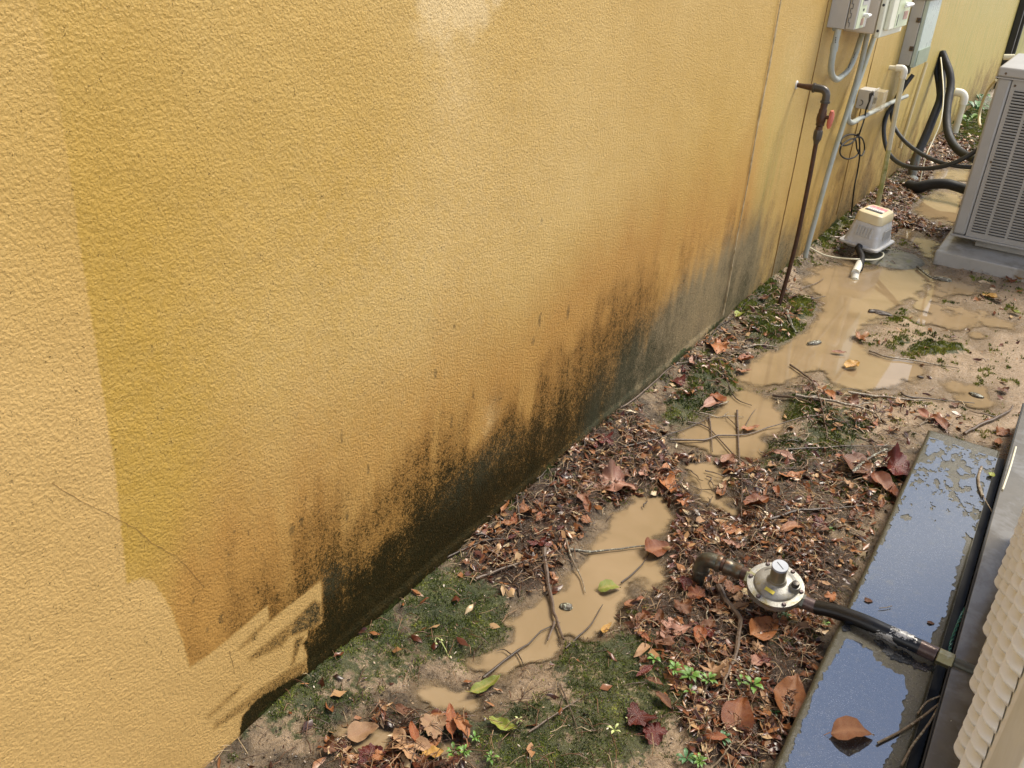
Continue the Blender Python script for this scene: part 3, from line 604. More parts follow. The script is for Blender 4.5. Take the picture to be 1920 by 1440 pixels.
# outlet box
ob = empty('outlet_box', (0, 5.1, .76), 'small grey outlet box with a cloudy clear cover, on the wall below the boxes', 'outlet')
MB().box((0, 5.07, .705), (.062, 5.19, .80)).build('box', MT['plastic_grey'], ob, bevel=.003)
MB().box((.064, 5.068, .703), (.075, 5.192, .802)).build('face_plate', MT['plastic_grey'], ob, bevel=.003)
mb = MB(); mb.tube([(.02+.014*math.cos(a), 5.068, .735+.014*math.sin(a)) for a in np.linspace(-1.6, 1.6, 12)], .0018, 5); mb.build('knockout_ring', MT['mark'], ob)
cb = MB(); cb.box((.077, 5.08, .70), (.080, 5.185, .81)); cb.box((.080, 5.08, .70), (.125, 5.083, .80)); cb.box((.122, 5.083, .70), (.125, 5.185, .80)); cb.box((.080, 5.083, .797), (.122, 5.185, .80)); cb.box((.08, 5.182, .70), (.122, 5.185, .797))
cb.build('clear_cover', MT['clear'], ob, bevel=.002)
MB().box((.075, 5.10, .735), (.088, 5.13, .765)).build('socket', MT['mark'], ob, bevel=.002)
# power cord with coil
def wxs(l, x): return [WX(a, b, x+(l_[0] if (l_ := c) else 0)) for a, b, *c in l]
cord = [(1634, 177), (1630, 190), (1624, 205), (1620, 225), (1614, 243), (1609, 254), (1598, 252), (1584, 255), (1576, 266), (1583, 273), (1597, 268), (1608, 256), (1618, 262), (1621, 280), (1615, 292), (1607, 280), (1604, 262), (1592, 262), (1577, 275), (1576, 290), (1588, 298), (1603, 294), (1610, 285), (1612, 270), (1611, 258), (1612, 290), (1608, 320), (1602, 350), (1598, 385), (1596, 402)]
CP = [WX(a, b, .075-.03*min(k/6, 1)+.006*math.sin(k*1.9)) for k, (a, b) in enumerate(cord)]
pc = empty('power_cord', CP[0], 'black power cord tied in a loose coil below the outlet box', 'cord')
MB().tube(spline(CP, 6), .0042, 8).build('cord', MT['blackcord'], pc)
MB().tube([CP[0]+Vector((.01, .0, .004)), CP[0]+Vector((-.004, 0, -.0)), CP[1]], [.011, .009, .005], 8).build('plug', MT['mark'], pc)
MB().tube([CP[5]+Vector((0, -.01, .004)), CP[5]+Vector((0, .008, -.006))], .009, 8).build('cable_tie', MT['mark'], pc)
# white pipes
y1 = 5.722
p1 = empty('condensate_pipe', (.08, y1, 0), 'white drain pipe, mossy yellow towards its foot, elbowed out of the wall', 'drain pipe', 'white drain pipes along the wall')
MB().tube([(-.01, y1, .846), (.045, y1, .85)], .0135, 14).build('stub', MT['pvc_white'], p1)
mb = MB(); mb.tube([Vector((.038, y1, .85))]+arc((.086, y1, .853), (1, 0, 0), (0, 0, -1), .02)+[Vector((.086, y1, .80))], .0185, 16); mb.build('elbow', MT['pvc_clean'], p1)
PB = [Vector((.086, y1, .80)), WX(1684, 200, .11), WX(1672, 270, .115), WX(1658, 335, .118)]
PB = [Vector((.086, y1, .80)), Vector((.098, y1, .55)), Vector((.108, y1, .4))]
MB().tube(spline(PB, 4), .0145, 14).build('upper_pipe', MT['pvc_white'], p1)
MB().tube(spline([(.108, y1, .4), (.118, y1, .2), (.122, y1+.01, .06)], 4), .0143, 14).build('lower_pipe', MT['pvc_mossy'], p1)
MB().tube([(.122, y1+.01, .065), (.125, y1, .04), (.14, y1-.03, .022)], [.019, .02, .019], 14).build('foot_elbow', MT['pvc_mossy'], p1)
pipe('thin_drain_pipe', [WX(1737, 118, .03), WX(1722, 165, .03), WX(1705, 220, .03), WX(1687, 278, .03)], .012, MT['pvc_tan'], 'thin tan pipe clipped to the wall under the pale green box', 'drain pipe', 'white drain pipes along the wall')
y3 = 8.9
p3 = empty('vent_pipe', (.06, y3, 0), 'short thick white pipe with a rounded elbow, behind the black insulated lines', 'drain pipe', 'white drain pipes along the wall')
mb = MB(); mb.tube([Vector((-.01, y3, .36))]+arc((.085, y3, .36), (1, 0, 0), (0, 0, -1), .05)+[Vector((.085, y3, .27))], .034, 16).build('elbow', MT['pvc_clean'], p3)
MB().tube([(.085, y3, .275), (.085, y3, .03)], .028, 16).build('pipe', MT['pvc_white'], p3)
MB().tube([(.085, y3, .03), (.085, y3, -.01)], .036, 12).build('foot_collar', MT['green_iron'], p3)
# black downspouts
d1 = empty('downspout', (.03, 12.3, 0), 'straight black downspout at the far end of the yellow wall', 'downspout', 'black downspouts')
MB().box((.0, 12.25, 0), (.07, 12.33, 2.6)).build('pipe', MT['downspout'], d1, bevel=.008)
MB().box((-.004, 12.24, 1.1), (.075, 12.34, 1.14)).build('strap', MT['downspout'], d1)
d2 = empty('downspout', (-.05, 14.2, 0), 'short black downspout beyond the corner, just above the far unit', 'downspout', 'black downspouts')
MB().box((-.115, 14.2, 0), (-.04, 14.28, .72)).build('pipe', MT['downspout'], d2, bevel=.008)
MB().box((-.12, 14.18, .72), (-.02, 14.30, .80)).build('collar', MT['downspout'], d2, bevel=.01)
# ------------------------------------------------------------------ cables and refrigerant lines
def P3(l): return [WY(a, b, y) for a, b, y in l]
cl = [(1712, 140, 6.02), (1694, 165, 6.0), (1676, 195, 5.98), (1663, 215, 5.95), (1657, 245, 5.9), (1663, 280, 5.85), (1680, 302, 5.75), (1708, 314, 5.6), (1740, 316, 5.5), (1775, 310, 5.42), (1805, 298, 5.4), (1835, 280, 5.42)]
pipe('flexible_cable', P3(cl), .0125, MT['cable_grey'], 'dark grey flexible conduit hanging lowest, looping from the wall to the far unit', 'cable', 'dark cables sagging to the far unit')
cl = [(1700, 150, 6.04), (1680, 185, 6.03), (1672, 210, 6.0), (1675, 232, 5.98), (1684, 250, 5.9), (1702, 270, 5.8), (1730, 290, 5.65), (1765, 305, 5.5), (1800, 312, 5.45), (1835, 314, 5.45)]
pipe('flexible_cable', P3(cl), .0115, MT['cable_grey'], 'dark grey flexible conduit crossing behind the lowest loop, flat into the far unit', 'cable', 'dark cables sagging to the far unit')
l1 = empty('insulated_line', (.06, 7.4, .8), 'black insulated line slanting down the wall into a grey sleeve', 'pipe', 'black insulated lines from the wall hole')
L1 = P3([(1765, 97, 7.47), (1764, 120, 7.45), (1765, 150, 7.4), (1763, 185, 7.3), (1752, 215, 7.2), (1738, 250, 7.1), (1722, 285, 7.0)])
MB().tube(spline(L1, 6), [.012]+[.029]*36, 14).build('insulation', MT['foam'], l1)
MB().tube(spline([L1[-1]]+P3([(1715, 305, 6.95), (1708, 342, 6.85)]), 5), .031, 14).build('sleeve', MT['green_iron'], l1)
MB().tube(P3([(1712, 334, 6.84), (1709, 347, 6.8)]), .034, 14).build('end_ring', MT['pvc_grey'], l1)
l2 = empty('insulated_line', (.1, 7.4, .8), 'thicker black insulated line bending from the wall hole straight to the far unit', 'pipe', 'black insulated lines from the wall hole')
L2 = P3([(1765, 96, 7.45), (1772, 113, 7.42), (1781, 138, 7.36), (1782, 165, 7.3), (1777, 195, 7.2), (1775, 225, 7.1), (1778, 250, 7.0), (1787, 270, 6.9), (1802, 286, 6.8), (1830, 300, 6.6)])
MB().tube(spline(L2, 6), [.012]+[.027]*54, 14).build('insulation', MT['foam'], l2)
for a, b, y in ((1782, 166, 7.3), (1775, 212, 7.15), (1784, 265, 6.93)): q = WY(a, b, y); MB().tube([q+Vector((0, 0, .008)), q-Vector((0, 0, .008))], .0295, 14).build('tape_band', MT['black'], l2)
pipe('foam_tube', P3([(1764, 104, 7.46), (1756, 118, 7.44), (1755, 132, 7.42), (1759, 160, 7.38), (1761, 185, 7.34)]), .016, MT['foam'], 'thin strip of black foam hanging left of the insulated lines', 'foam tube')
pipe('thin_white_wire', P3([(1764, 108, 7.3), (1767, 140, 7.1), (1769, 180, 6.95), (1764, 225, 6.8), (1750, 262, 6.7), (1738, 288, 6.6), (1731, 312, 6.55), (1724, 345, 6.5)]), .0042, MT['pvc_white'], 'thin white wire hanging beside the slanting insulated line', 'wire')
pipe('black_ground_hose', [WY(1704, 350, 6.55), WY(1720, 352, 6.5), WY(1745, 346, 6.5), WY(1775, 345, 6.5), WY(1800, 352, 6.5), WY(1830, 362, 6.45)], [.045, .04, .034, .032, .032, .032], MT['foam'], 'thick black hose lying over the mud towards the far unit', 'hose')
pipe('curved_wire', P3([(1868, 150, 6.2), (1853, 168, 6.3), (1843, 190, 6.4), (1837, 212, 6.4), (1836, 228, 6.35), (1838, 236, 6.3)]), .008, MT['pvc_tan'], 'pale curved wire arching out beside the top of the far unit', 'wire')
pipe('white_pipe_stub', P3([(1882, 107, 8.5), (1902, 107, 8.5)]), .022, MT['pvc_white'], 'white pipe end showing just above the far unit', 'pipe')
# ------------------------------------------------------------------ far condensing unit
ac = empty('condensing_unit', (1.0, 5.65, .07), 'grey louvred condensing unit standing on a wet grey pad', 'air conditioner')
ax0, ax1, ay0, ay1, az0, az1 = .605, 1.405, 5.238, 6.04, .125, .925
ac.location = (1.0, 5.64, .07)
MB().box((ax0+.004, ay0+.03, az0+.01), (ax1-.004, ay1, az1)).build('body', MT['ac_dark'], ac, smooth=False)
mb = MB(); 
for lo_, hi_ in (((ax0, ay0, az0), (ax0+.066, ay0+.066, az1)), ((ax1-.066, ay0, az0), (ax1, ay0+.066, az1)), ((ax0, ay1-.06, az0), (ax0+.066, ay1+.004, az1))): MB().box(lo_, hi_).build('corner_post', MT['ac_grey'], ac, bevel=.012)
fr = MB(); lvv = MB(); cols = 7; cw = (ax1-ax0-.136)/cols
fx0 = ax0+.0685
fr.box((fx0, ay0+.003, az0), (ax1-.068, ay0+.012, az0+.028)); fr.box((fx0, ay0+.003, az1-.045), (ax1-.068, ay0+.012, az1))
for k in range(cols+1):
    a = fx0+k*cw; wd_ = .013 if 0 < k < cols else .012
    if k == 0: fr.box((a, ay0+.003, az0+.028), (a+.02, ay0+.012, az1-.045))
    elif k == cols: fr.box((a-.02, ay0+.003, az0+.028), (a, ay0+.012, az1-.045))
    else: fr.box((a-.007, ay0+.003, az0+.028), (a+.007, ay0+.012, az1-.045))
nl = 50; pt_ = (az1-az0-.073)/nl
for c in range(cols):
    a = fx0+c*cw+(.02 if c == 0 else .007); b = fx0+(c+1)*cw-(.02 if c == cols-1 else .007)
    for r in range(nl):
        z = az0+.028+r*pt_
        # pressed louvre: a flat strip over an open slot, its lower lip bent outwards
        vs = []
        for X in (a, b): vs += [(X, ay0+.004, z+pt_*1.0), (X, ay0+.004, z+pt_*.62), (X, ay0-.003, z+pt_*.50), (X, ay0-.0025, z+pt_*.44), (X, ay0+.006, z+pt_*.56), (X, ay0+.006, z+pt_*1.0)]
        lvv.add(vs, [(0, 1, 7, 6), (1, 2, 8, 7), (2, 3, 9, 8), (3, 4, 10, 9), (5, 4, 3, 2, 1, 0), (6, 7, 8, 9, 10, 11)])
fr.build('panel_frame', MT['ac_grey'], ac, smooth=False)
lvv.build('louvres', MT['ac_grey'], ac, smooth=False)
sp_ = MB(); sp_.box((ax0+.0, ay0+.07, az0), (ax0+.01, ay1-.06, az1)).build('side_panel', MT['ac_grey'], ac, smooth=False)
tp = MB(); tp.box((ax0-.008, ay0-.008, az1+.002), (ax1+.008, ay1+.008, az1+.05)).build('top_cap', MT['ac_grey'], ac, bevel=.010)
MB().box((ax0-.010, ay0-.010, az1-.003), (ax1+.01, ay0-.006, az1+.003)).build('cap_lip', MT['ac_grey'], ac)
MB().lathe([(.32, 0), (.33, .008), (.30, .015)], Matrix.Translation((1.005, 5.64, az1+.05)), 40).build('fan_guard_ring', MT['ac_grey'], ac)
for q in ((ax0+.03, az1+.022), (ax0+.085, az1-.03), (ax0+.083, .52)): MB().lathe([(.006, 0), (.004, .003)], axisM((q[0], ay0-(.008 if q[1] > az1 else -.002), q[1]), (0, -1, 0)), 8).build('screw', MT['hinge'], ac)
MB().box((ax0-.004, ay0-.006, az0-.012), (ax1+.004, ay1+.004, az0-.001)).build('base_pan', MT['ac_grey'], ac, bevel=.003)
ft = MB()
for X, Y in ((ax0+.11, ay0+.10), (ax1-.16, ay0+.10), (ax0+.11, ay1-.14), (ax1-.16, ay1-.14)): MB().box((X, Y, .069), (X+.12, Y+.08, az0-.012)).build('foot_block', MT['pad'], ac, bevel=.006)
ft.box((ax0+.12, ay0+.05, .069), (ax1-.05, ay0+.09, az0-.012))
ft.build('front_support', MT['pad'], ac, bevel=.006)
pd_ = MB(); pd_.box((.572, 5.05, -.01), (1.7, 6.25, .068)); pd_ = pd_.build('unit_pad', MT['pad'], None, bevel=.008)
tag(pd_, 'wet light grey pad that carries the far condensing unit', 'pad')
# ------------------------------------------------------------------ septic air pump on a round stone
ls = MB(); prof = [(.0, .012), (.05, .013), (.10, .011), (.14, .006), (.155, -.004), (.158, -.03)]
vs = []; fs = []; n = 40
for i, (r, z) in enumerate(prof[1:]):
    for k in range(n):
        a = 2*math.pi*k/n; rr = r*(1+.06*math.sin(2*a+1)+.03*math.sin(5*a)); vs.append((.37+rr*1.05*math.cos(a), 4.98+rr*1.15*math.sin(a), z-.001+.002*math.sin(7*a+i)))
for i in range(len(prof)-2):
    for k in range(n): fs.append((i*n+k, i*n+(k+1) % n, (i+1)*n+(k+1) % n, (i+1)*n+k))
fs.append(tuple(range(n)))
ms_ = simple('mossy concrete', (.20, .185, .14), (.10, .095, .065), 32, .6, c3=(.15, .15, .06), b=1.0, bscale=140)
tag(ls.add(vs, fs).build('round_lid', ms_, None), 'round mossy concrete lid half under the small pump', 'concrete lid')
pm = empty('air_pump', (.235, 4.98, .03), 'small grey pump with cream cap and a red label on top, beside the wall', 'air pump')
PM = Matrix.Translation((.235, 4.98, .035)) @ Matrix.Rotation(R_(-9), 4, 'Z') @ Matrix.Rotation(R_(4), 4, 'Y') @ Matrix.Rotation(R_(1), 4, 'X') @ Matrix.Diagonal((1.0, 1.0, .88, 1))
def rrect(a, b, r, n=5):
    out = []
    for cx, cy, s in ((a-r, b-r, 0), (-a+r, b-r, 1), (-a+r, -b+r, 2), (a-r, -b+r, 3)):
        for k in range(n+1): th = (s+k/n)*math.pi/2; out.append((cx+r*math.cos(th), cy+r*math.sin(th)))
    return out
def loft(levels, M, mb=None):
    """levels: (half_x, half_y, radius, z)"""
    mb = mb or MB(); vs = []; fs = []; n = 24
    for a, b, r, z in levels: vs += [M @ Vector((x, y, z)) for x, y in rrect(a, b, r)]
    for i in range(len(levels)-1):
        for k in range(n): fs.append((i*n+k, i*n+(k+1) % n, (i+1)*n+(k+1) % n, (i+1)*n+k))
    fs += [tuple(range(n))[::-1], tuple((len(levels)-1)*n+k for k in range(n))]
    return mb.add(vs, fs)
loft([(.075, .09, .02, 0), (.085, .10, .02, .012), (.085, .10, .02, .024)], PM).build('underside', MT['pump_grey'], pm)
loft([(.105, .125, .018, .022), (.108, .128, .018, .028), (.107, .127, .018, .036), (.095, .115, .018, .038)], PM).build('base_flange', MT['pump_grey'], pm)
bd = MB(); loft([(.092, .112, .025, .038), (.084, .104, .026, .09), (.074, .094, .027, .160), (.072, .092, .027, .166)], PM, bd)
for k in range(6):
    x = -.038+k*.015
    bd.add([PM @ Vector(v) for v in ((x, -.111, .085), (x+.006, -.111, .085), (x+.006, -.104, .145), (x, -.104, .145), (x, -.095, .085), (x+.006, -.095, .085), (x+.006, -.088, .145), (x, -.088, .145))], [(0, 1, 2, 3), (0, 4, 5, 1), (3, 2, 6, 7), (0, 3, 7, 4), (1, 5, 6, 2)])
bd.build('housing', MT['pump_grey'], pm)
loft([(.074, .094, .028, .168), (.074, .094, .028, .176), (.071, .090, .028, .205), (.066, .085, .026, .219), (.054, .072, .022, .227), (.03, .04, .015, .229)], PM).build('cap', MT['pump_cream'], pm)
def decal(M, x0, x1, y0, y1, z, mat, name, par):
    MB().add([M @ Vector(v) for v in ((x0, y0, z), (x1, y0, z), (x1, y1, z), (x0, y1, z), (x0, y0, z-.003), (x1, y0, z-.003), (x1, y1, z-.003), (x0, y1, z-.003))], [(0, 1, 2, 3), (0, 4, 5, 1), (1, 5, 6, 2), (2, 6, 7, 3), (3, 7, 4, 0)]).build(name, mat, par, smooth=False)
decal(PM, -.045, .045, -.052, -.030, .2305, MT['mark'], 'black_label', pm)
decal(PM, -.045, .045, -.029, .0, .2312, MT['white'], 'white_label', pm)
decal(PM, -.045, .045, .001, .042, .2315, MT['sticker_red'], 'red_label', pm)
mk = MB()
for k in range(6): mk.box((-.03+k*.011, -.02, .231), (-.027+k*.011, -.012, .2318), PM)
mk.build('label_print', MT['mark'], pm, smooth=False)
mk = MB(); mk.box((.088, -.04, .07), (.0905, .05, .13), PM @ Matrix.Translation((0, 0, 0))); mk.build('side_label', MT['plastic_grey'], pm, smooth=False)
MB().tube([PM @ Vector((.012, -.125, .035)), PM @ Vector((.012, -.145, .022))], .017, 12).build('outlet_spigot', MT['black'], pm)
q0 = PM @ Vector((.012, -.14, .024))
pipe('rubber_hose', [q0, GZ(1616, 483, .03), GZ(1613, 498, .02), GZ(1611, 506, .005)], .0165, MT['black'], 'short black rubber hose leaving the front of the small pump', 'hose')
wp = empty('elbow_fitting', GZ(1605, 510, 0), 'white pipe elbow poking out of the muddy puddle before the pump', 'pipe fitting')
mb = MB(); e0 = GZ(1612, 494, .02); e1 = GZ(1604, 512, .014); e2 = GZ(1602, 524, -.01)
mb.tube(spline([e0, e1+Vector((0, 0, .008)), e1, e2], 4), .019, 14).build('elbow', MT['pvc_clean'], wp)
MB().tube([e2+Vector((0, .004, .006)), e2+Vector((0, -.004, -.02))], .0215, 14).build('rim', MT['pvc_white'], wp)
pipe('white_cable', [GZ(1518, 464, .03), GZ(1530, 471, .022), GZ(1548, 479, .018), GZ(1575, 484, .02), GZ(1605, 486, .034), GZ(1640, 487, .026), GZ(1654, 482, .026), GZ(1656, 475, .028), GZ(1645, 468, .03)], .0042, MT['pvc_white'], 'thin white cable looping across the soil in front of the pump', 'cable')
# ------------------------------------------------------------------ near slab with water film
SX0, SX1, SY0, SY1, SZ = .912, 1.120, .55, 2.955, .08
def build_slab():
    m, t, p = nodes('wet dark concrete'); co = N(t, 'TexCoord').outputs['Object']
    n1 = noise(t, co, 7, 5, .6); n2 = noise(t, co, 110, 5, .7); n3 = noise(t, co, 420, 2, .6)
    c = mixc(t, ramp(t, n1, [(.35, 0), (.65, 1)]), (.055, .05, .036), (.115, .108, .085))
    c = mixc(t, ramp(t, n2, [(.5, 0), (.65, .8)]), c, (.12, .11, .055))
    c = mixc(t, ramp(t, n3, [(.62, 0), (.70, .8)]), c, (.42, .40, .34))
    c = mixc(t, math_(t, 'MULTIPLY', attr(t, 'edge'), ramp(t, n2, [(.3, .3), (.7, 1)])), c, (.05, .045, .02))
    t.links.new(c, p.inputs['Base Color']); t.links.new(ramp(t, n2, [(.3, .18), (.7, .5)]), p.inputs['Roughness'])
    t.links.new(bump(t, n3, .6, .002, bump(t, n2, .6, .004)), p.inputs['Normal'])
    xs_ = np.linspace(SX0-.012, SX1+.004, 60); yy = np.linspace(SY0, SY1, 420)
    def top(x, y):
        e = np.minimum.reduce([x-(SX0-.012), SX1+.004-x, SY1-y]); z = SZ-.012*(1-sst(e, 0, .014))**2-.066*(1-sst(e, -.001, .0022))
        return z+.0012*(fbm(x*30, y*30, 3)-.5)
    o, P = grid_mesh('concrete_kerb', xs_, yy, lambda x, y: np.stack([x+.004*(fbm(y*6, y*0, 3)-.5)*(x < SX0+.02), y, top(x, y)], -1), m)
    e = np.minimum.reduce([P[:, 0]-SX0, SX1-P[:, 0], SY1-P[:, 1]]); setattr_(o, 'edge', 1-sst(e, .0, .035))
    MB().box((SX0-.004, SY0, -.02), (SX1, SY1-.006, SZ-.006)).build('kerb_core', m, o, smooth=False)
    tag(o, 'long dark wet concrete slab with standing rain water, under the gas hose', 'concrete slab')
    return o
slab = build_slab()
def build_film():
    m, t, p = nodes('rain water film'); co = N(t, 'TexCoord').outputs['Object']
    n3 = noise(t, co, 420, 2, .6); n2 = noise(t, co, 110, 4, .7)
    c = mixc(t, ramp(t, n2, [(.4, 0), (.65, 1)]), (.030, .034, .042), (.055, .06, .07)); c = mixc(t, ramp(t, n3, [(.60, 0), (.68, .8)]), c, (.30, .30, .32)); c = mixc(t, ramp(t, noise(t, co, 34, 5, .7), [(.56, 0), (.68, .6)]), c, (.11, .10, .06))
    t.links.new(c, p.inputs['Base Color']); p.inputs['Roughness'].default_value = .03; p.inputs['IOR'].default_value = 2.1; p.inputs['Specular IOR Level'].default_value = 1.0
    t.links.new(bump(t, noise(t, co, 60, 3), .03, .004), p.inputs['Normal'])
    F = [[(1585, 1180), (1600, 1135), (1650, 1030), (1700, 930), (1720, 905), (1760, 925), (1800, 950), (1812, 985), (1800, 1040), (1785, 1100), (1770, 1150), (1745, 1200), (1735, 1210), (1700, 1196), (1640, 1172), (1612, 1160)],
         [(1590, 1196), (1640, 1232), (1690, 1268), (1698, 1300), (1688, 1340), (1680, 1380), (1655, 1440), (1640, 1500), (1460, 1500), (1478, 1430), (1510, 1350), (1545, 1270)],
         [(1638, 1200), (1700, 1226), (1745, 1250), (1760, 1262), (1720, 1252), (1665, 1225)]]
    hz = []
    def fn(x, y):
        P = np.stack([x, y, x*0+SZ+.0016], -1); Q = topx(P); d = np.full(len(P), -99.)
        for f in F: d = np.maximum(d, sdf(Q, f))
        n = fbm(x*60, y*60, 4, 3); d = d+20*(n-.5); d = np.minimum(d, np.where(Q[:, 1] < 1040, 60*(fbm(x*70, y*26, 5, 41)-.44)+60*sst(Q[:, 1], 960, 1040), 99))
        # broken film near the far end
        br = sst(Q[:, 1], 1010, 860)*sst(sdf(Q, [(1745, 822), (1885, 866), (1835, 1010), (1700, 960), (1690, 930)]), -2, 8)
        d = np.maximum(d, np.where(br > 0, 60*(fbm(x*60, y*34, 5, 9)-.50), -99))
        d = np.minimum(d, 3000*np.minimum.reduce([x-SX0-.002, SX1-.002-x, SY1-.004-y]))
        hz.append(d); return P
    o, P = grid_mesh('water', np.linspace(SX0, SX1, 150), np.linspace(.9, SY1, 1100), fn, m, mask=lambda P: hz[0] > -1)
    tag(o, kind='structure')
build_film()
# ------------------------------------------------------------------ near unit: tray and cream louvred cabinet
tr = MB().box((1.146, .3, -.02), (2.1, 3.32, .10)).build('metal_tray', MT['grey_tray'], None, bevel=.003)
tag(tr, 'wet grey brown metal tray under the cream louvred cabinet', 'tray')
edge = MB().tube([(1.145, .5, .1), (1.1445, 2.5, .1), (1.145, 3.32, .1)], .0026, 6).build('rolled_edge', MT['ac_dark'], tr)
gp = MB().box((1.122, .3, -.03), (1.143, 3.0, .03)).build('gap_shade_strip', MT['ac_dark'], None, smooth=False)  # near-black block put in as the shade down the gap
tag(gp, 'black strip standing in for shade in the gap between the slab and the metal tray', 'shade strip')
gn = empty('louvred_cabinet', (1.5, 1.6, .1), 'cream cabinet with rows of rounded louvres at the lower right corner', 'equipment cabinet')
GX = 1.205; GY1 = 2.42; GY0 = .95
MB().box((GX+.03, GY0+.03, .098), (1.9, GY1-.03, .131)).build('cabinet_base', MT['ac_dark'], gn, smooth=False)
MB().box((GX+.004, GY0+.02, .132), (1.95, GY1, .75)).build('cabinet_body', MT['cream_steel'], gn, bevel=.01)
MB().box((GX-.003, GY0, .132), (GX+.03, GY0+.235, .75)).build('corner_post', MT['cream_trim'], gn, bevel=.008)
lo = MB(); colL = .196; ph = .0295
def blade(y0, y1, z):
    """pressed louvre with rounded ends, bulging out of the sheet"""
    ny, nz = 26, 8; vs = []; fs = []
    for i in range(ny+1):
        u = i/ny; yv = y0+(y1-y0)*u; e = min(u*(y1-y0), (1-u)*(y1-y0)); k = math.sqrt(max(0, 1-(1-min(e/.034, 1))**2))
        for j in range(nz+1):
            th = j/nz; sc_ = .22+.78*max(0, 1-u*1.15)**.8; zz = z-ph*.44*(.35+.65*k)*(1-th*2)
            bul = .030*k*sc_*(math.sin(math.pi*min(1, th)**2.2))**.55
            vs.append((GX+.002-bul, yv, zz))
    for i in range(ny):
        for j in range(nz): a = i*(nz+1)+j; fs.append((a, a+nz+1, a+nz+2, a+1))
    lo.add(vs, fs)
for c in range(6):
    y0 = 1.275+c*colL-.2
    for r in range(21):
        if y0 < 1.2: continue
        blade(y0+.004, y0+colL-.034, .158+r*ph+.0)
lo.build('louvres', MT['cream_steel'], gn, angle=60)
MB().box((GX-.001, GY1-.04, .132), (GX+.02, GY1+.004, .75)).build('corner_trim', MT['cream_steel'], gn, bevel=.004)
pipe('cream_wire', [GZ(1783, 1352, .101), WX(1815, 1280, 1.196), WX(1850, 1200, 1.194), WX(1880, 1135, 1.192), WX(1908, 1072, 1.19), WX(1935, 1010, 1.19)], [.0006, .001, .0014, .0018, .0022, .0025], MT['pvc_white'], 'thin cream wire hanging in front of the louvred cabinet', 'wire', n=8)
pipe('white_trim_strip', [GZ(1880, 918, .103), GZ(1893, 880, .104), GZ(1905, 838, .104)], .0028, MT['pvc_white'], 'thin white strip along the tray edge near the slab end', 'strip', n=8)
# green twisted wire
gw = [(1868, 985), (1862, 1000), (1855, 1020), (1850, 1045), (1840, 1080), (1832, 1105), (1818, 1130), (1806, 1148), (1798, 1165), (1790, 1185), (1783, 1205), (1781, 1225), (1786, 1240), (1793, 1252)]
gb = spline([GZ(a, b, .088) for a, b in gw], 10); gw_o = empty('twisted_wire', gb[0], 'green twisted wire lying along the black gap beside the slab', 'wire')
for s in (0, math.pi):
    MB().tube([p+Vector((math.cos(k*.75+s), 0, math.sin(k*.75+s)))*.0022 for k, p in enumerate(gb)], .0016, 6).build('strand', MT['green_wire'], gw_o)
# ------------------------------------------------------------------ gas regulator
rg = empty('gas_regulator', (.728, 1.81, 0), 'round cast gas regulator with six bolts, a tall screw cap and a yellow tag', 'gas regulator')
yR = 1.838; zR = .092
mb = MB(); mb.tube([(.556, yR-.006, -.02), (.556, yR-.004, .06)], .0155, 14); mb.build('ground_pipe', MT['green_iron'], rg)
mb = MB(); mb.tube([Vector((.556, yR-.002, .05))]+arc((.556, yR, zR), (0, 0, 1), (1, 0, 0), .024)+[Vector((.60, yR, zR))], .0195, 18)
mb.lathe([(.0215, 0), (.0225, .003), (.0225, .009), (.0215, .012)], axisM((.592, yR, zR), (1, 0, 0)), 18); mb.lathe([(.0215, 0), (.0225, .003), (.0225, .009), (.0215, .012)], axisM((.556, yR, .046), (0, 0, 1)), 18); mb.build('elbow', MT['green_iron'], rg)
MB().tube([(.60, yR, zR), (.625, yR, zR)], .0165, 14).build('rusty_nipple', MT['rust'], rg)
MB().lathe([(.0185, 0), (.0205, .002), (.0205, .014), (.0195, .016), (.0195, .028), (.0205, .03), (.0205, .042), (.0185, .044)], axisM((.612, yR, zR), (1, 0, 0)), 18).build('coupling', MT['green_iron'], rg)
MB().tube([(.655, yR, zR), (.675, yR, zR)], .0165, 14).build('rusty_nipple', MT['rust'], rg)
MB().lathe([(.019, 0), (.021, .002), (.021, .022), (.018, .024)], axisM((.668, yR, zR-.003), (1, 0, 0)), 6).build('hex_inlet', MT['brass'], rg, angle=20)
tilt = R_(13); rz = Vector((math.sin(R_(2)), -math.sin(tilt), math.cos(tilt)))
RMx = axisM((.742, yR-.004, zR+.004), rz)
mb = MB(); mb.lathe([(.018, -.042), (.036, -.038), (.050, -.026), (.062, -.015), (.0665, -.012), (.0675, -.006), (.0675, -.0015)], RMx, 48); mb.tube([(.69, yR, zR-.006), (.80, yR, zR-.012)], .02, 14); mb.build('lower_casting', MT['zinc'], rg)
MB().lathe([(.0675, 0), (.068, .003), (.0675, .007), (.055, .0085), (.053, .0085), (.0515, .012), (.049, .015), (.035, .019), (.024, .022), (.021, .026), (.020, .032)], RMx, 48).build('upper_casting', MT['zinc'], rg)
MB().lathe([(.0215, .026), (.0185, .036), (.0182, .068), (.0175, .070)], RMx, 28).build('spring_tower', MT['zinc_tower'], rg)
MB().lathe([(.0186, .070), (.0196, .0715), (.0194, .076), (.0185, .0772)], RMx, 28).build('screw_cap', MT['zinc_cap'], rg)
ca = R_(-35); MB().box((-.012, -.0008, .0768), (.012, .0008, .0778), RMx @ Matrix.Rotation(ca, 4, 'Z')).build('cap_slot', MT['mark'], rg, smooth=False)
for k in range(6):
    a = R_(8+60*k); MB().lathe([(.0055, .006), (.0055, .0105), (.004, .0125)], RMx @ Matrix.Translation((.0605*math.cos(a), .0605*math.sin(a), 0)), 6).build('bolt', MT['bolt'], rg, angle=20)
VM_ = RMx @ Matrix.Translation((.043, .004, 0))
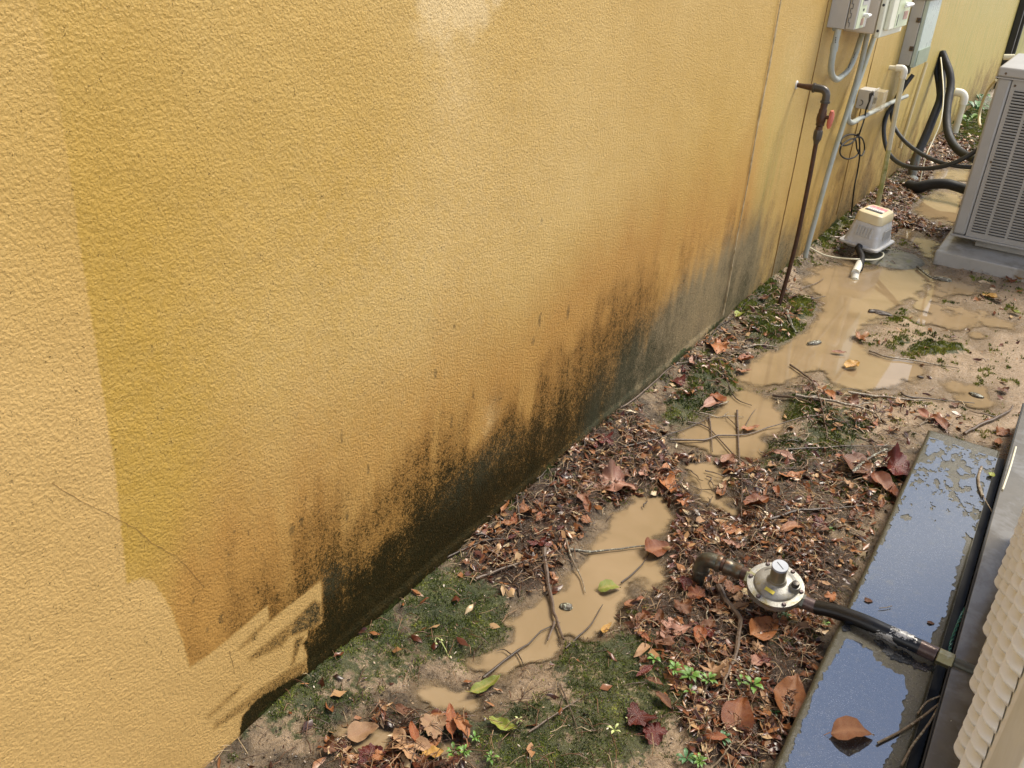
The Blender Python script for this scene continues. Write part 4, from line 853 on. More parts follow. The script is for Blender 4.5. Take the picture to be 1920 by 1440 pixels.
MB().lathe([(.0135, .008), (.0135, .022), (.012, .026), (.011, .0265)], VM_, 20).build('vent_collar', MT['zinc'], rg)
MB().lathe([(.0095, .024), (.0098, .032), (.0075, .037), (.003, .038)], VM_, 16).build('vent_cap', MT['iron'], rg)
MB().box((-.012, -.0045, .0), (.012, .0045, .0012), RMx @ Matrix.Translation((-.004, -.036, .0195)) @ Matrix.Rotation(R_(-12), 4, 'Z') @ Matrix.Rotation(R_(11), 4, 'X')).build('yellow_tag', MT['yellow'], rg, smooth=False)
mk = MB()
for k in range(7):
    a = R_(118+k*5.5); mk.tube([RMx @ Vector((.040*math.cos(a)+.0016*math.cos(t_), .040*math.sin(a)+.0016*math.sin(t_), .0182)) for t_ in np.linspace(0, 5.2, 7)], .00035, 4)
for k in range(5):
    a = R_(38+k*6); mk.tube([RMx @ Vector((.041*math.cos(a)+.0016*math.cos(t_), .041*math.sin(a)+.0016*math.sin(t_), .018)) for t_ in np.linspace(0, 4.2, 6)], .00035, 4)
mk.build('cast_marks', MT['bolt'], rg)
# hose side
hs = empty('gas_hose', (.95, 1.82, .09), 'black coated gas hose with peeling silver tape, crossing the wet slab', 'gas hose')
MB().lathe([(.016, 0), (.0185, .002), (.0185, .014), (.016, .016)], axisM((.800, yR, zR-.011), (1, 0, -.03)), 6).build('hex_nut', MT['green_iron'], hs, angle=20)
MB().tube([(.814, yR, zR-.011), (.845, yR, zR-.012)], [.0165, .0165], 16).build('brown_sleeve', MT['brown_fit'], hs)
yE = 1.815; HP = [(.843, yR, zR-.012), (.89, yR-.002, zR+.000), (.95, yR-.010, zR+.010), (1.0, yE+.006, zR+.013), (1.04, yE+.002, zR+.013)]
HS = spline(HP, 6)
MB().tube(HS, .0175, 20).build('hose_body', MT['hose'], hs)
MB().tube(spline([(1.038, yE+.002, zR+.013), (1.078, yE, zR+.013)], 4), .0172, 20).build('black_band', MT['hose'], hs)
# peeled tape: irregular shell patches
def patch(x0, x1, a0, a1, seed, mat='flake', lift=.0013):
    r2 = random.Random(seed); mb = MB(); nx, na = 14, 12; vs = []; fs = []; keep = []
    for i in range(nx+1):
        x = x0+(x1-x0)*i/nx
        for j in range(na+1):
            a = a0+(a1-a0)*j/na+.12*math.sin(i*1.3+seed); rr = .0175+lift+.0008*r2.random()
            vs.append((x, yE+.0045+(1.04-x)*.06+rr*math.cos(a), zR+.0128+rr*math.sin(a)))
    for i in range(nx):
        for j in range(na):
            u, v = (i+.5)/nx*2-1, (j+.5)/na*2-1
            if u*u+v*v+.5*math.sin(i*2.1+j*1.7+seed) < .95: k = i*(na+1)+j; fs.append((k, k+na+1, k+na+2, k+1))
    return mb.add(vs, fs).build('peeling_tape', MT[mat], hs)
patch(.985, 1.055, R_(150), R_(235), 3); patch(1.01, 1.068, R_(70), R_(150), 8); patch(.97, 1.03, R_(185), R_(255), 5)
MB().tube([(1.076, yE, zR+.013), (1.112, yE-.001, zR+.011)], .0178, 20).build('brown_sleeve', MT['brown_fit'], hs)
MB().tube([(1.108, yE, zR+.011), (1.114, yE-.001, zR+.011)], .0185, 20).build('sleeve_lip', MT['brown_fit'], hs)
MB().lathe([(.0165, 0), (.018, .002), (.018, .033), (.016, .035)], axisM((1.114, yE-.001, zR+.011), (1, 0, -.05)), 6).build('hex_fitting', MT['brass'], hs, angle=20)
MB().tube([(1.145, yE, zR+.009), (1.20, yE, zR+.007)], .013, 14).build('inlet_pipe', MT['green_iron'], hs)

# ------------------------------------------------------------------ leaves
def leaf_mesh(name, kind, seed):
    r = random.Random(seed); vs = []; fs = []; vein = []
    if kind in ('lance', 'oval'):
        nu, nv = 12, 6; W = {'lance': .19, 'oval': .33}[kind]*r.uniform(.85, 1.15); curl = r.uniform(-.5, .7); fold = r.uniform(.1, .75); tw = r.uniform(-.8, .8); side = r.uniform(-.25, .25); wv = r.uniform(.02, .05); ph0 = r.uniform(0, 6)
        for i in range(nu+1):
            u = i/nu; ww = W*(math.sin(math.pi*min(1, max(0, u))**(.8 if kind == 'lance' else .7)) ** .75 if 0 < u < 1 else .015)
            ww = max(ww, .012)
            for j in range(nv+1):
                v = j/nv*2-1; y = v*ww; z = curl*(u-.5)**2*1.1-curl*.12+fold*abs(y)+wv*math.sin(u*11+ph0+v*2)*abs(v)+wv*.6*math.sin(u*23+ph0*2)*v*v
                a = tw*(u-.5); vs.append((u-.5, y*math.cos(a)-z*math.sin(a)+side*(u-.5)**2, z*math.cos(a)+y*math.sin(a)))
                vein.append(1.0 if j == nv//2 else (.35 if i % 2 else 0)*(abs(v) < .9))
        for i in range(nu):
            for j in range(nv): a = i*(nv+1)+j; fs.append((a, a+nv+1, a+nv+2, a+1))
        # stalk
        n0 = len(vs)
        for p in ((-.5, -.012, .0), (-.5, .012, .0), (-.66, .008, -.01+curl*.3), (-.66, -.006, -.01+curl*.3)): vs.append((p[0], p[1], p[2]+curl*.16)); vein.append(1)
        fs.append((n0, n0+1, n0+2, n0+3))
    else:
        nl = 5 if kind == 'lobed' else 3; nr, na = 6, 60; amp = .34 if kind == 'lobed' else .16
        c1, c2, p1, p2 = r.uniform(.1, .3), r.uniform(.04, .09), r.uniform(0, 6), r.uniform(0, 6)
        vs.append((0, 0, 0)); vein.append(1)
        for i in range(1, nr+1):
            for k in range(na):
                th = 2*math.pi*k/na; lob = abs(math.cos(nl*th/2+.0)); R = .5*(1-amp*1.7+amp*1.7*lob**1.4)*(1+.08*math.sin(13*th+p1)+.05*math.sin(23*th))*(1-.15*math.cos(th))
                q = R*(i/nr); x, y = q*math.cos(th), q*math.sin(th)
                z = c1*(x*x*2-y*y)*2+c2*math.sin(3*th+p1)*(i/nr)**2+c2*.7*math.sin(7*th+p2)*(i/nr)**3
                vs.append((x, y, z)); vein.append(1.0 if lob > .985 else 0)
        for k in range(na): fs.append((0, 1+k, 1+(k+1) % na))
        for i in range(nr-1):
            for k in range(na): a = 1+i*na; fs.append((a+k, a+na+k, a+na+(k+1) % na, a+(k+1) % na))
        n0 = len(vs)
        for p in ((-.2, -.012, .004), (-.2, .012, .004), (-.75, .03, .03), (-.75, .01, .03)): vs.append(p); vein.append(1)
        fs.append((n0, n0+1, n0+2, n0+3))
    me = bpy.data.meshes.new(name); me.from_pydata(vs, [], fs); me.update(); me.shade_smooth(); me.materials.append(LM['rust'])
    a = me.attributes.new('vein', 'FLOAT', 'POINT'); a.data.foreach_set('value', np.array(vein, np.float32)); return me
LEAF = {k: [leaf_mesh('fallen_leaf', k, s) for s in range(n)] for k, n in (('lance', 9), ('oval', 8), ('lobed', 5), ('torn', 5))}
# simulated mounding: litter surface height
def put_leaf(x, y, size, rot, kind, mat, label, group=None, tilt=.25, lift=.004, var=None, z=None, cat='fallen leaf', name='fallen_leaf'):
    me = LEAF[kind][random.randrange(len(LEAF[kind])) if var is None else var]
    o = bpy.data.objects.new(name, me); scn.collection.objects.link(o)
    z = max(H(x, y), WZ)+lift if z is None else z
    o.location = (x, y, z); o.rotation_euler = (random.uniform(-tilt, tilt), random.uniform(-tilt, tilt), rot); o.scale = (size, size, size)
    o.material_slots[0].link = 'OBJECT'; o.material_slots[0].material = LM[mat]
    return tag(o, label, cat, group)
def leaf_px(a, b, lpx, ang, kind, mat, label, var=None, tilt=.15, z=0.0, lift=.006, onz=None):
    """ang: direction of the leaf on the photo, degrees, 0 = right, 90 = up"""
    c = GZ(a, b, z); d = GZ(a+math.cos(R_(ang))*lpx/2, b-math.sin(R_(ang))*lpx/2, z); v = d-c
    return put_leaf(c.x, c.y, v.length*2, math.atan2(v.y, v.x), kind, mat, label, None, tilt, lift, var, onz)
KEY = [
 (1222, 985+215, 0, 0, 'x', 0, 0),
 (1427, 1197, 62, 30, 'oval', 'orange', 'large orange leaf just below the gas regulator, curled at its edge'),
 (1262, 1202, 62, 8, 'lance', 'pink', 'pale two toned leaf left of the thick twig below the regulator'),
 (1475, 1325, 72, 70, 'oval', 'orange', 'long notched orange leaf beside the slab edge'),
 (1230, 1030, 50, 20, 'oval', 'rust', 'dark orange leaf at the right rim of the middle puddle'),
 (1248, 905, 46, 100, 'lance', 'orange', 'bright upright orange leaf tip in the litter above the middle puddle'),
 (1148, 915, 54, 110, 'torn', 'pink', 'brown leaf with pale underside at the top of the middle puddle'),
 (1182, 1134, 36, 35, 'lance', 'orange', 'small clean orange leaf below the middle puddle'),
 (1135, 1180, 26, 50, 'lance', 'yellow', 'tiny pale leaf at the lower rim of the middle puddle'),
 (1343, 657, 52, 10, 'torn', 'orange', 'big folded orange leaf against the moss at the wall foot'),
 (1400, 675, 24, 20, 'oval', 'rust', 'small reddish leaf between the wall moss and the long puddle'),
 (1345, 748, 20, 100, 'oval', 'rust', 'small upright rusty leaf left of the grid of twigs'),
 (1393, 697, 28, 8, 'lance', 'orange', 'narrow orange leaf floating at the left end of the long puddle'),
 (1337, 760, 40, 25, 'lance', 'pink', 'dull pink leaf at the left rim of the twig crossed puddle'),
 (1270, 723, 34, 15, 'torn', 'maroon', 'dark maroon leaf by itself near the wall foot'),
 (1675, 885, 44, 70, 'torn', 'maroon', 'glossy dark red leaf left of the slab end'),
 (1655, 925, 60, -40, 'oval', 'rust', 'shiny brown leaf tucked against the slab corner'),
 (1690, 935, 50, 15, 'lance', 'rust', 'narrow reddish leaf touching the slab edge'),
 (1470, 870, 50, -20, 'lance', 'pink', 'pinkish leaf in the open soil right of the small puddle'),
 (1480, 900, 50, 10, 'lance', 'orange', 'flat orange leaf under the pinkish one right of the small puddle'),
 (1555, 745, 28, -50, 'lance', 'orange', 'narrow orange leaf among the pale broken sticks'),
 (1405, 805, 34, 10, 'lance', 'orange', 'orange leaf half sunk in the twig crossed puddle'),
 (1352, 920, 26, 70, 'lance', 'orange', 'small curled orange leaf at the rim of the small puddle'),
 (1418, 955, 44, 15, 'oval', 'rust', 'rusty leaf lying on mud right of the small puddle'),
 (1537, 990, 40, -20, 'torn', 'maroon', 'wet red brown leaf in the middle of the open litter'),
 (1483, 1003, 50, 12, 'lance', 'orange', 'orange leaf just above the gas regulator'),
 (1600, 885, 40, 60, 'oval', 'brown', 'brown curled leaf left of the slab top corner'),
 (1790, 635+0, 16, 0, 'lance', 'brown', 'tiny brown leaf on the bare sand right of the long puddle'),
 (1598, 687, 22, 20, 'oval', 'yellow', 'small yellow orange leaf standing in the long puddle'),
 (1573, 662, 28, -5, 'lance', 'rust', 'thin red leaf lying in the shallow end of the long puddle'),
 (1612, 635, 24, -45, 'lance', 'orange', 'narrow curled leaf floating in the middle of the long puddle'),
 (1858, 560, 22, -35, 'oval', 'yellow', 'yellow leaf on the sand in front of the far pad'),
 (1870, 565, 16, 10, 'torn', 'brown', 'small brown leaf touching the yellow leaf on the sand'),
 (1903, 588, 22, -20, 'oval', 'green', 'brown and green leaf at the right edge of the sand'),
 (1895, 528, 30, -10, 'torn', 'rust', 'broad reddish leaf beneath the front edge of the far pad'),
 (1914, 528, 18, 20, 'oval', 'yellow', 'pale yellow leaf beside the reddish one at the far pad'),
 (1880, 815, 44, -15, 'torn', 'orange', 'folded orange leaf between the slab end and the sand'),
 (1870, 835, 18, 80, 'lance', 'orange', 'small orange scrap pointing at the slab end'),
 (1740, 790, 50, -25, 'lance', 'rust', 'cluster leaf of rusty brown beyond the slab end'),
 (1760, 800, 44, -40, 'lance', 'rust', 'slender brown leaf beneath the rusty one beyond the slab end'),
 (1880, 735, 20, 10, 'torn', 'brown', 'small dark curled leaf lying on the pale sand'),
 (1790, 762, 20, -5, 'torn', 'brown', 'small dark crumpled leaf above the slab end'),
 (1142, 1103, 42, 5, 'oval', 'green', 'half green half yellow leaf across the middle puddle'),
 (910, 1290, 62, 25, 'lance', 'green', 'long green leaf with a red end, floating on the lowest puddle'),
 (942, 1376, 58, -22, 'lance', 'green', 'olive green waxy leaf near the bottom edge'),
 (812, 1424, 40, 10, 'oval', 'yellow', 'yellow leaf tip at the bottom edge'),
 (765, 1408, 88, 55, 'lobed', 'tan', 'large tan star shaped leaf near the bottom edge'),
 (815, 1375, 60, 20, 'torn', 'tan', 'tan curled leaf right behind the star shaped one'),
 (862, 1372, 56, 115, 'lance', 'orange', 'curled orange leaf standing up by the bottom puddle'),
 (845, 1362, 50, 95, 'lance', 'rust', 'curled brown leaf leaning on the orange one by the bottom puddle'),
 (680, 1374, 60, 15, 'oval', 'tan', 'cupped tan brown leaf holding water at lower left'),
 (700, 1425, 70, 5, 'torn', 'maroon', 'dark wet leaf under the star shaped leaf'),
 (1195, 1360, 66, 130, 'torn', 'maroon', 'glossy dark red leaf with ragged lobes near the bottom edge'),
 (1225, 1385, 60, 10, 'torn', 'maroon', 'second dark red lobe lying right of the ragged red leaf'),
 (1378, 1360, 70, 80, 'oval', 'rust', 'red brown leaf between the green seedlings and the slab'),
 (1352, 1275, 40, 70, 'lance', 'tan', 'thin tan leaf beside the thick curved twig'),
 (1108, 855, 24, 30, 'torn', 'maroon', 'small dark red leaf at the top of the litter band'),
 (1130, 840, 46, 15, 'lobed', 'maroon', 'dark red lobed leaf at the top of the litter band'),
 (1090, 945, 20, 90, 'oval', 'pink', 'pale small leaf in the litter by the wall'),
 (1385, 605, 18, 20, 'oval', 'green', 'small green leaf on the moss near the gas pipe'),
 (1382, 1035, 30, 10, 'lance', 'pink', 'pale leaf above the pipe elbow of the regulator'),
 (1012, 1030, 40, 40, 'lobed', 'maroon', 'dark red lobed leaf against the wall side of the litter'),
 (945, 975, 26, 60, 'lance', 'orange', 'single narrow orange leaf close to the wall'),
 (1700, 760, 0, 0, 'x', 0, 0)]
for k in KEY:
    if k[4] == 'x': continue
    a, b, l, ang, kind, mat, lab = k; random.seed(a*7+b)
    leaf_px(a, b, l*(.85 if kind in ('torn', 'lobed') else 1.02), ang, kind, mat, lab, lift=.010, tilt=.22)
random.seed(5)
c = GZ(1595, 1380, SZ); put_leaf(c.x, c.y, .088, R_(35), 'oval', 'orange', 'brown orange leaf stuck flat on the wet slab near the bottom edge', tilt=.06, z=SZ+.014, var=4)
c = GZ(1858, 893, SZ); put_leaf(c.x, c.y, .035, R_(75), 'oval', 'green', 'small green leaf on the far end of the slab', tilt=.1, z=SZ+.005, var=1)
for a, b, l, lab in ((1628, 1128, .022, 'tiny brown leaf scrap lying in the blue slab reflection'), (1745, 1170, .018, 'tiny round brown scrap on the slab near its gap')):
    c = GZ(a, b, SZ); put_leaf(c.x, c.y, l, .4, 'oval', 'brown', lab, tilt=.05, z=SZ+.003)
# litter leaves: one by one
def sample_px(poly, n):
    xs_, ys_ = [p[0] for p in poly], [p[1] for p in poly]; out = []
    while len(out) < n:
        q = np.stack([rng.uniform(min(xs_), max(xs_), 400), rng.uniform(min(ys_), max(ys_), 400)], -1)
        # even density on the ground rather than in the picture
        s = sdf(q, poly) > 0; q = q[s]
        for a, b in q:
            g_ = GZ(a, b); dist = (Vector(CAM)-g_).length
            if random.random() < (dist/6)**1.2*(.5 if dist < 1 else 1)+.12: out.append((g_.x, g_.y))
    return out[:n]
GRP = {'maroon': ('dark red wet leaf lying loose in the leaf litter', 'dark red leaves in the litter'), 'rust': ('rusty brown leaf lying loose in the leaf litter', 'rusty leaves in the litter'), 'orange': ('orange leaf lying loose in the leaf litter', 'orange leaves in the litter'),
       'brown': ('dull brown leaf lying loose in the leaf litter', 'brown leaves in the litter'), 'pink': ('pale pinkish leaf lying loose in the leaf litter', 'pale leaves in the litter'), 'tan': ('tan leaf lying loose in the leaf litter', 'tan leaves in the litter')}
mats = ['maroon', 'rust', 'orange', 'brown', 'pink', 'tan', 'rust', 'brown', 'brown']
def in_pud(x, y, m=0):
    Q, pd, *_ = g_maps(np.array([[x, y, 0.]])); return pd[0] > m
tot = 0
for poly, n in ((LIT[0][0], 330), (LIT[1][0], 20), (LIT[2][0], 26), (LIT[3][0], 10), (LIT[4][0], 7), (LIT[5][0], 22)):
    if n == 330:
        pts = sample_px(poly, 75) + sample_px([(1120, 830), (1260, 850), (1300, 900), (1290, 960), (1400, 1000), (1420, 1050), (1560, 1180), (1540, 1300), (1300, 1240), (1180, 1180), (1260, 1090), (1262, 960), (1200, 900)], 42) + sample_px([(1260, 1100), (1480, 1130), (1540, 1200), (1500, 1330), (1350, 1440), (1240, 1380), (1180, 1230)], 34)
    else: pts = sample_px(poly, n)
    for x, y in pts:
        if x < .03 or (x > .89 and y < 3) or (in_pud(x, y) and random.random() < .93): continue
        mt = random.choice(mats); lab, gp_ = GRP[mt]
        put_leaf(x, y, random.choice([random.uniform(.024, .04), random.uniform(.035, .06)])*(1.15 if y > 3 else 1), random.uniform(0, 6.28), random.choice(['lance', 'lance', 'lance', 'oval', 'torn', 'lobed']), mt, lab, gp_, tilt=.3, lift=random.uniform(.005, .014)); tot += 1
# ------------------------------------------------------------------ twigs
def twig_px(l, r, mat, label, z=.004, forks=None, name='twig', group=None, n=7):
    P = []
    for a, b in l:
        v = GZ(a, b, .006); v.z = max(H(v.x, v.y), WZ)+r+z; P.append(v)
    P = rough(spline(P, 3), r*.35); mb = MB()
    L = len(P); mb.tube(P, [r*(1.1-.75*i/L)*random.uniform(.85, 1.15) for i in range(L)], n)
    for fk in (forks or []):
        Q = []
        for a, b in fk: v = GZ(a, b, .006); v.z = max(H(v.x, v.y), WZ)+r+z; Q.append(v)
        Q = rough(spline(Q, 3), r*.25); mb.tube(Q, [r*.6*(1-.7*i/len(Q)) for i in range(len(Q))], 5)
    o = mb.build(name, MT[mat]); return tag(o, label, 'twig', group)
TW = [
 ([(1018, 1040), (1024, 1080), (1032, 1120), (1042, 1160), (1056, 1200)], .0065, 'bark', 'thick dark twig standing across the middle of the muddy puddle', [[(1040, 1165), (1030, 1190), (1028, 1200)]]),
 ([(965, 925), (966, 950), (975, 1000), (985, 1010)], .0055, 'bark_dark', 'bent dark twig rising beside the wall above the litter', [[(965, 928), (985, 925), (1010, 918), (1022, 905)]]),
 ([(1065, 1035), (1110, 1032), (1165, 1026), (1218, 1020)], .0036, 'bark_lichen', 'speckled twig lying straight across the middle puddle', None),
 ([(1345, 1110), (1362, 1145), (1385, 1175), (1380, 1215), (1372, 1250), (1355, 1290), (1350, 1310)], .0075, 'bark', 'thick curved twig below the gas regulator', None),
 ([(1170, 845), (1210, 835), (1245, 820), (1290, 800), (1330, 780)], .0032, 'bark_dark', 'long dark twig from the litter up to the twig crossed puddle', None),
 ([(1255, 825), (1320, 823), (1345, 815), (1400, 812), (1440, 800), (1500, 792), (1560, 785)], .0034, 'bark', 'long level twig crossing the puddle from side to side', [[(1390, 812), (1410, 775), (1418, 765)]]),
 ([(1330, 775), (1333, 800), (1336, 845)], .003, 'bark', 'left of two upright twigs in the twig crossed puddle', None),
 ([(1383, 768), (1384, 800), (1386, 850), (1389, 905), (1390, 985)], .0036, 'bark', 'longer upright twig running down through both small puddles', None),
 ([(1345, 685), (1362, 715), (1380, 745), (1410, 758)], .003, 'bark_dark', 'thin twig reaching down into the left end of the long puddle', None),
 ([(1482, 682), (1510, 702), (1522, 715), (1535, 755), (1542, 790), (1550, 830)], .0042, 'bark', 'bent brown twig coming out of the long puddle into the moss', None),
 ([(1630, 656), (1665, 668), (1700, 672), (1745, 680), (1798, 692)], .0042, 'bark_pale', 'pale wavy stick lying alone at the edge of the long puddle', None),
 ([(1590, 735), (1640, 742), (1680, 748), (1735, 752)], .0055, 'bark_pale', 'thick straight pale stick beyond the moss', None),
 ([(1690, 735), (1702, 743), (1745, 746), (1828, 755)], .0038, 'bark_dark', 'thin dark stick with a green scar lying on the sand', None),
 ([(1490, 750), (1545, 758), (1600, 768), (1640, 780), (1652, 800)], .0058, 'bark_pale', 'forked pale stick pointing at the slab end', [[(1600, 768), (1630, 760), (1650, 775)]]),
 ([(1450, 740), (1480, 750), (1510, 762), (1520, 768)], .005, 'bark', 'short broken brown stick left of the forked pale one', None),
 ([(1470, 850), (1530, 846), (1600, 842), (1680, 840)], .003, 'bark_dark', 'long thin twig level with the slab end', None),
 ([(1590, 900), (1625, 870), (1660, 848)], .0065, 'bark_lichen', 'stubby grey stick leaning towards the slab corner', None),
 ([(1806, 818), (1835, 800), (1870, 785), (1895, 768), (1898, 760)], .0055, 'bark', 'dark bent stick just beyond the slab end', [[(1870, 785), (1840, 778), (1818, 770)]]),
 ([(1474, 590), (1477, 605), (1486, 618), (1496, 624)], .0075, 'bark_lichen', 'short hooked stick at the foot of the gas pipe', None),
 ([(1325, 655), (1345, 625), (1370, 610), (1400, 580), (1430, 560)], .003, 'bark_dark', 'thin twig following the wall foot beside the moss', None),
 ([(1390, 655), (1420, 648), (1455, 650), (1457, 655)], .0042, 'bark_pale', 'crooked stick running from the folded leaf to the long puddle', None),
 ([(1140, 795), (1180, 770), (1220, 735), (1260, 700), (1290, 690)], .0034, 'bark', 'long root like twig hugging the wall foot', None),
 ([(800, 1085), (850, 1060), (900, 1035), (950, 1020)], .003, 'bark_dark', 'thin twig along the wall side of the litter', None),
 ([(890, 1095), (930, 1080), (970, 1068), (990, 1060)], .0042, 'bark', 'reddish stick beside the mossy mound', None),
 ([(905, 1270), (960, 1225), (990, 1205), (1015, 1180), (1050, 1165)], .0028, 'bark_dark', 'fine branching twig over the lower puddle', [[(960, 1225), (945, 1215), (930, 1218)], [(970, 1220), (980, 1240), (985, 1255)]]),
 ([(1060, 1020), (1072, 1050), (1090, 1080), (1098, 1108)], .0028, 'bark_pale', 'thin pale twig left of the half green leaf', None),
 ([(1060, 1215), (1085, 1190), (1110, 1165), (1130, 1130)], .0024, 'bark_dark', 'fine dark twig right of the thick upright one', None),
 ([(1165, 1090), (1185, 1075), (1205, 1055), (1218, 1035)], .0024, 'bark_dark', 'fine dark twig at the right rim of the middle puddle', None),
 ([(1290, 790), (1330, 800), (1400, 870), (1500, 890), (1520, 905)], .0026, 'bark', 'thin twig passing below the small puddle', None),
 ([(1580, 930), (1540, 900), (1530, 880)], .0034, 'bark_dark', 'short dark twig in the open litter', None),
 ([(1440, 985), (1500, 965), (1560, 960), (1620, 955)], .0048, 'bark_dark', 'blackish stick across the litter above the regulator', None),
 ([(1520, 560), (1548, 553)], .0026, 'bark_dark', 'tiny twig at the near rim of the long puddle', None),
 ([(1500, 540), (1530, 530), (1545, 520)], .0026, 'bark', 'thin twig between the gas pipe and the conduit foot', None),
 ([(1720, 500), (1745, 520), (1757, 522)], .006, 'bark_lichen', 'speckled short stick near the corner of the far pad', None),
 ([(1800, 455-20), (1760, 432), (1730, 428), (1700, 415)], .006, 'bark_dark', 'dark root between the two far puddles', None),
 ([(1050, 1290), (1065, 1330), (1082, 1380)], .002, 'bark', 'thin pine twig on the dark moss', [[(1058, 1310), (1050, 1340), (1080, 1385)]]),
 ([(990, 1385), (1040, 1350), (1085, 1320)], .0022, 'bark', 'long thin stem crossing the pine twig on the moss', None),
]
for k, (l, r, mt, lab, fk) in enumerate(TW):
    random.seed(k); twig_px(l, r, mt, lab, forks=fk)
def loose_twigs(poly, n, lab, grp, lmin, lmax, rr, mats_):
    for x, y in sample_px(poly, n):
        if x < .02 or (x > .88 and y < 3): continue
        an = random.uniform(0, 6.28); L = random.uniform(lmin, lmax)*(1 if y < 3 else 1.3); P = []
        for k in range(6):
            an += random.gauss(0, .22); x2 = x+math.cos(an)*L*(k/5-.5); y2 = y+math.sin(an)*L*(k/5-.5); P.append(Vector((max(x2, .015), y2, max(H(x2, y2), WZ)+random.uniform(.003, .012))))
        r0 = random.uniform(*rr); mb = MB(); S_ = rough(spline(P, 3), r0*.4); mb.tube(S_, [r0*(1.1-.7*i/len(S_))*random.uniform(.8, 1.2) for i in range(len(S_))], 6)
        if random.random() < .5:
            b0 = S_[len(S_)//2]; d_ = Vector((math.cos(an+.8), math.sin(an+.8), .1))*L*.25; mb.tube([b0, b0+d_*.5+Vector((0, 0, .002)), b0+d_], [r0*.6, r0*.5, r0*.25], 5)
        tag(mb.build('twig', MT[random.choice(mats_)]), lab, 'twig', grp)
random.seed(314)
loose_twigs(LIT[0][0], 105, 'short brown twig lying loose in the leaf litter', 'loose twigs in the litter', .04, .13, (.0010, .0026), ['bark', 'bark_dark', 'bark_pale'])
loose_twigs([(1380, 640), (1500, 700), (1640, 760), (1800, 800), (1650, 850), (1480, 870), (1300, 830), (1260, 760)], 22, 'thin twig lying loose on the mossy sand between the puddles', 'loose twigs on the mossy sand', .05, .16, (.0012, .0028), ['bark', 'bark_dark', 'bark_pale'])
# chunks of bark and stones
def chunk(a, b, L, W, Hh, rot, mat, name, label, cat, seed):
    c = GZ(a, b, .005); r = random.Random(seed); mb = MB(); bm = bmesh.new(); bmesh.ops.create_icosphere(bm, subdivisions=3, radius=1)
    z = max(H(c.x, c.y), WZ)
    vs = []
    for v in bm.verts:
        n = 1+.22*(vn(np.array(v.co.x*2+seed), np.array(v.co.y*2+v.co.z*1.7))-.5)*2; p = Vector((v.co.x*L*n, v.co.y*W*n, v.co.z*Hh*n)); p.rotate(Euler((0, 0, rot))); vs.append(p+Vector((c.x, c.y, z+Hh*.35)))
    mb.add(vs, [[v.index for v in f.verts] for f in bm.faces]); bm.free(); return tag(mb.build(name, MT[mat], angle=60), label, cat)
chunk(1527, 640, .042, .014, .009, R_(62), 'bark_lichen', 'bark_piece', 'dark bark piece with white lichen lying in the long puddle', 'bark piece', 1)
chunk(1832, 738, .026, .014, .008, R_(-10), 'bark_lichen', 'stone', 'smooth oval stone on the sand beyond the slab', 'stone', 2)
chunk(1727, 703, .014, .008, .005, R_(5), 'bark_dark', 'stone', 'small dark stone at the edge of the sand', 'stone', 3)
chunk(1063, 1133, .016, .012, .008, .3, 'bark_lichen', 'lichen_lump', 'white speckled lichen lump beside the upright twig in the puddle', 'lichen', 4)
chunk(1768, 521, .05, .018, .010, .0, 'bark_lichen', 'bark_piece', 'whitish bark piece in the shallow mud by the far pad', 'bark piece', 5)
chunk(1652, 583, .05, .02, .008, .1, 'bark_dark', 'mud_clump', 'dark clump of mud in the middle of the long puddle', 'clump', 6)
chunk(1635, 581, .02, .012, .008, .9, 'bark_dark', 'mud_clump', 'small dark clump left of the larger one in the long puddle', 'clump', 8)
random.seed(77)
for a, b, L, lab in ((1155, 928, .010, 'grey pebble at the top rim of the middle puddle'), (1107, 842, .007, 'pale round pebble at the top of the litter band'), (1360, 1122, .007, 'whitish pebble below the regulator inlet'), (1192, 908, .006, 'small white pebble in the litter above the middle puddle')):
    chunk(a, b, L, L*.7, L*.5, .3, 'pad', 'pebble', lab, 'pebble', int(a))
# pods on the slab
def pod(l, r, lab):
    P = [GZ(a, b, SZ+.003)+Vector((0, 0, .003)) for a, b in l]; o = MB().tube(spline(P, 4), r, 8).build('dry_stem', MT['bark_pale']); tag(o, lab, 'stem')
pod([(1840, 877), (1834, 895), (1836, 915), (1842, 932)], .0042, 'curved dry stem on the far part of the slab')
pod([(1842, 930), (1850, 945), (1862, 965)], .0016, 'thin dry stem trailing from the curved one on the slab')
pod([(1645, 1395), (1690, 1372), (1730, 1345), (1762, 1320)], .0026, 'longest dry stem on the lower right of the slab')
pod([(1690, 1437), (1710, 1400), (1740, 1360), (1765, 1318)], .0024, 'dry stem nearest the bottom edge of the slab')
pod([(1720, 1340), (1735, 1320), (1755, 1310), (1770, 1306)], .002, 'short bent dry stem under the hose fitting')
pod([(1648, 1142), (1660, 1141), (1672, 1138)], .001, 'hair thin stem on the wet slab above the hose')
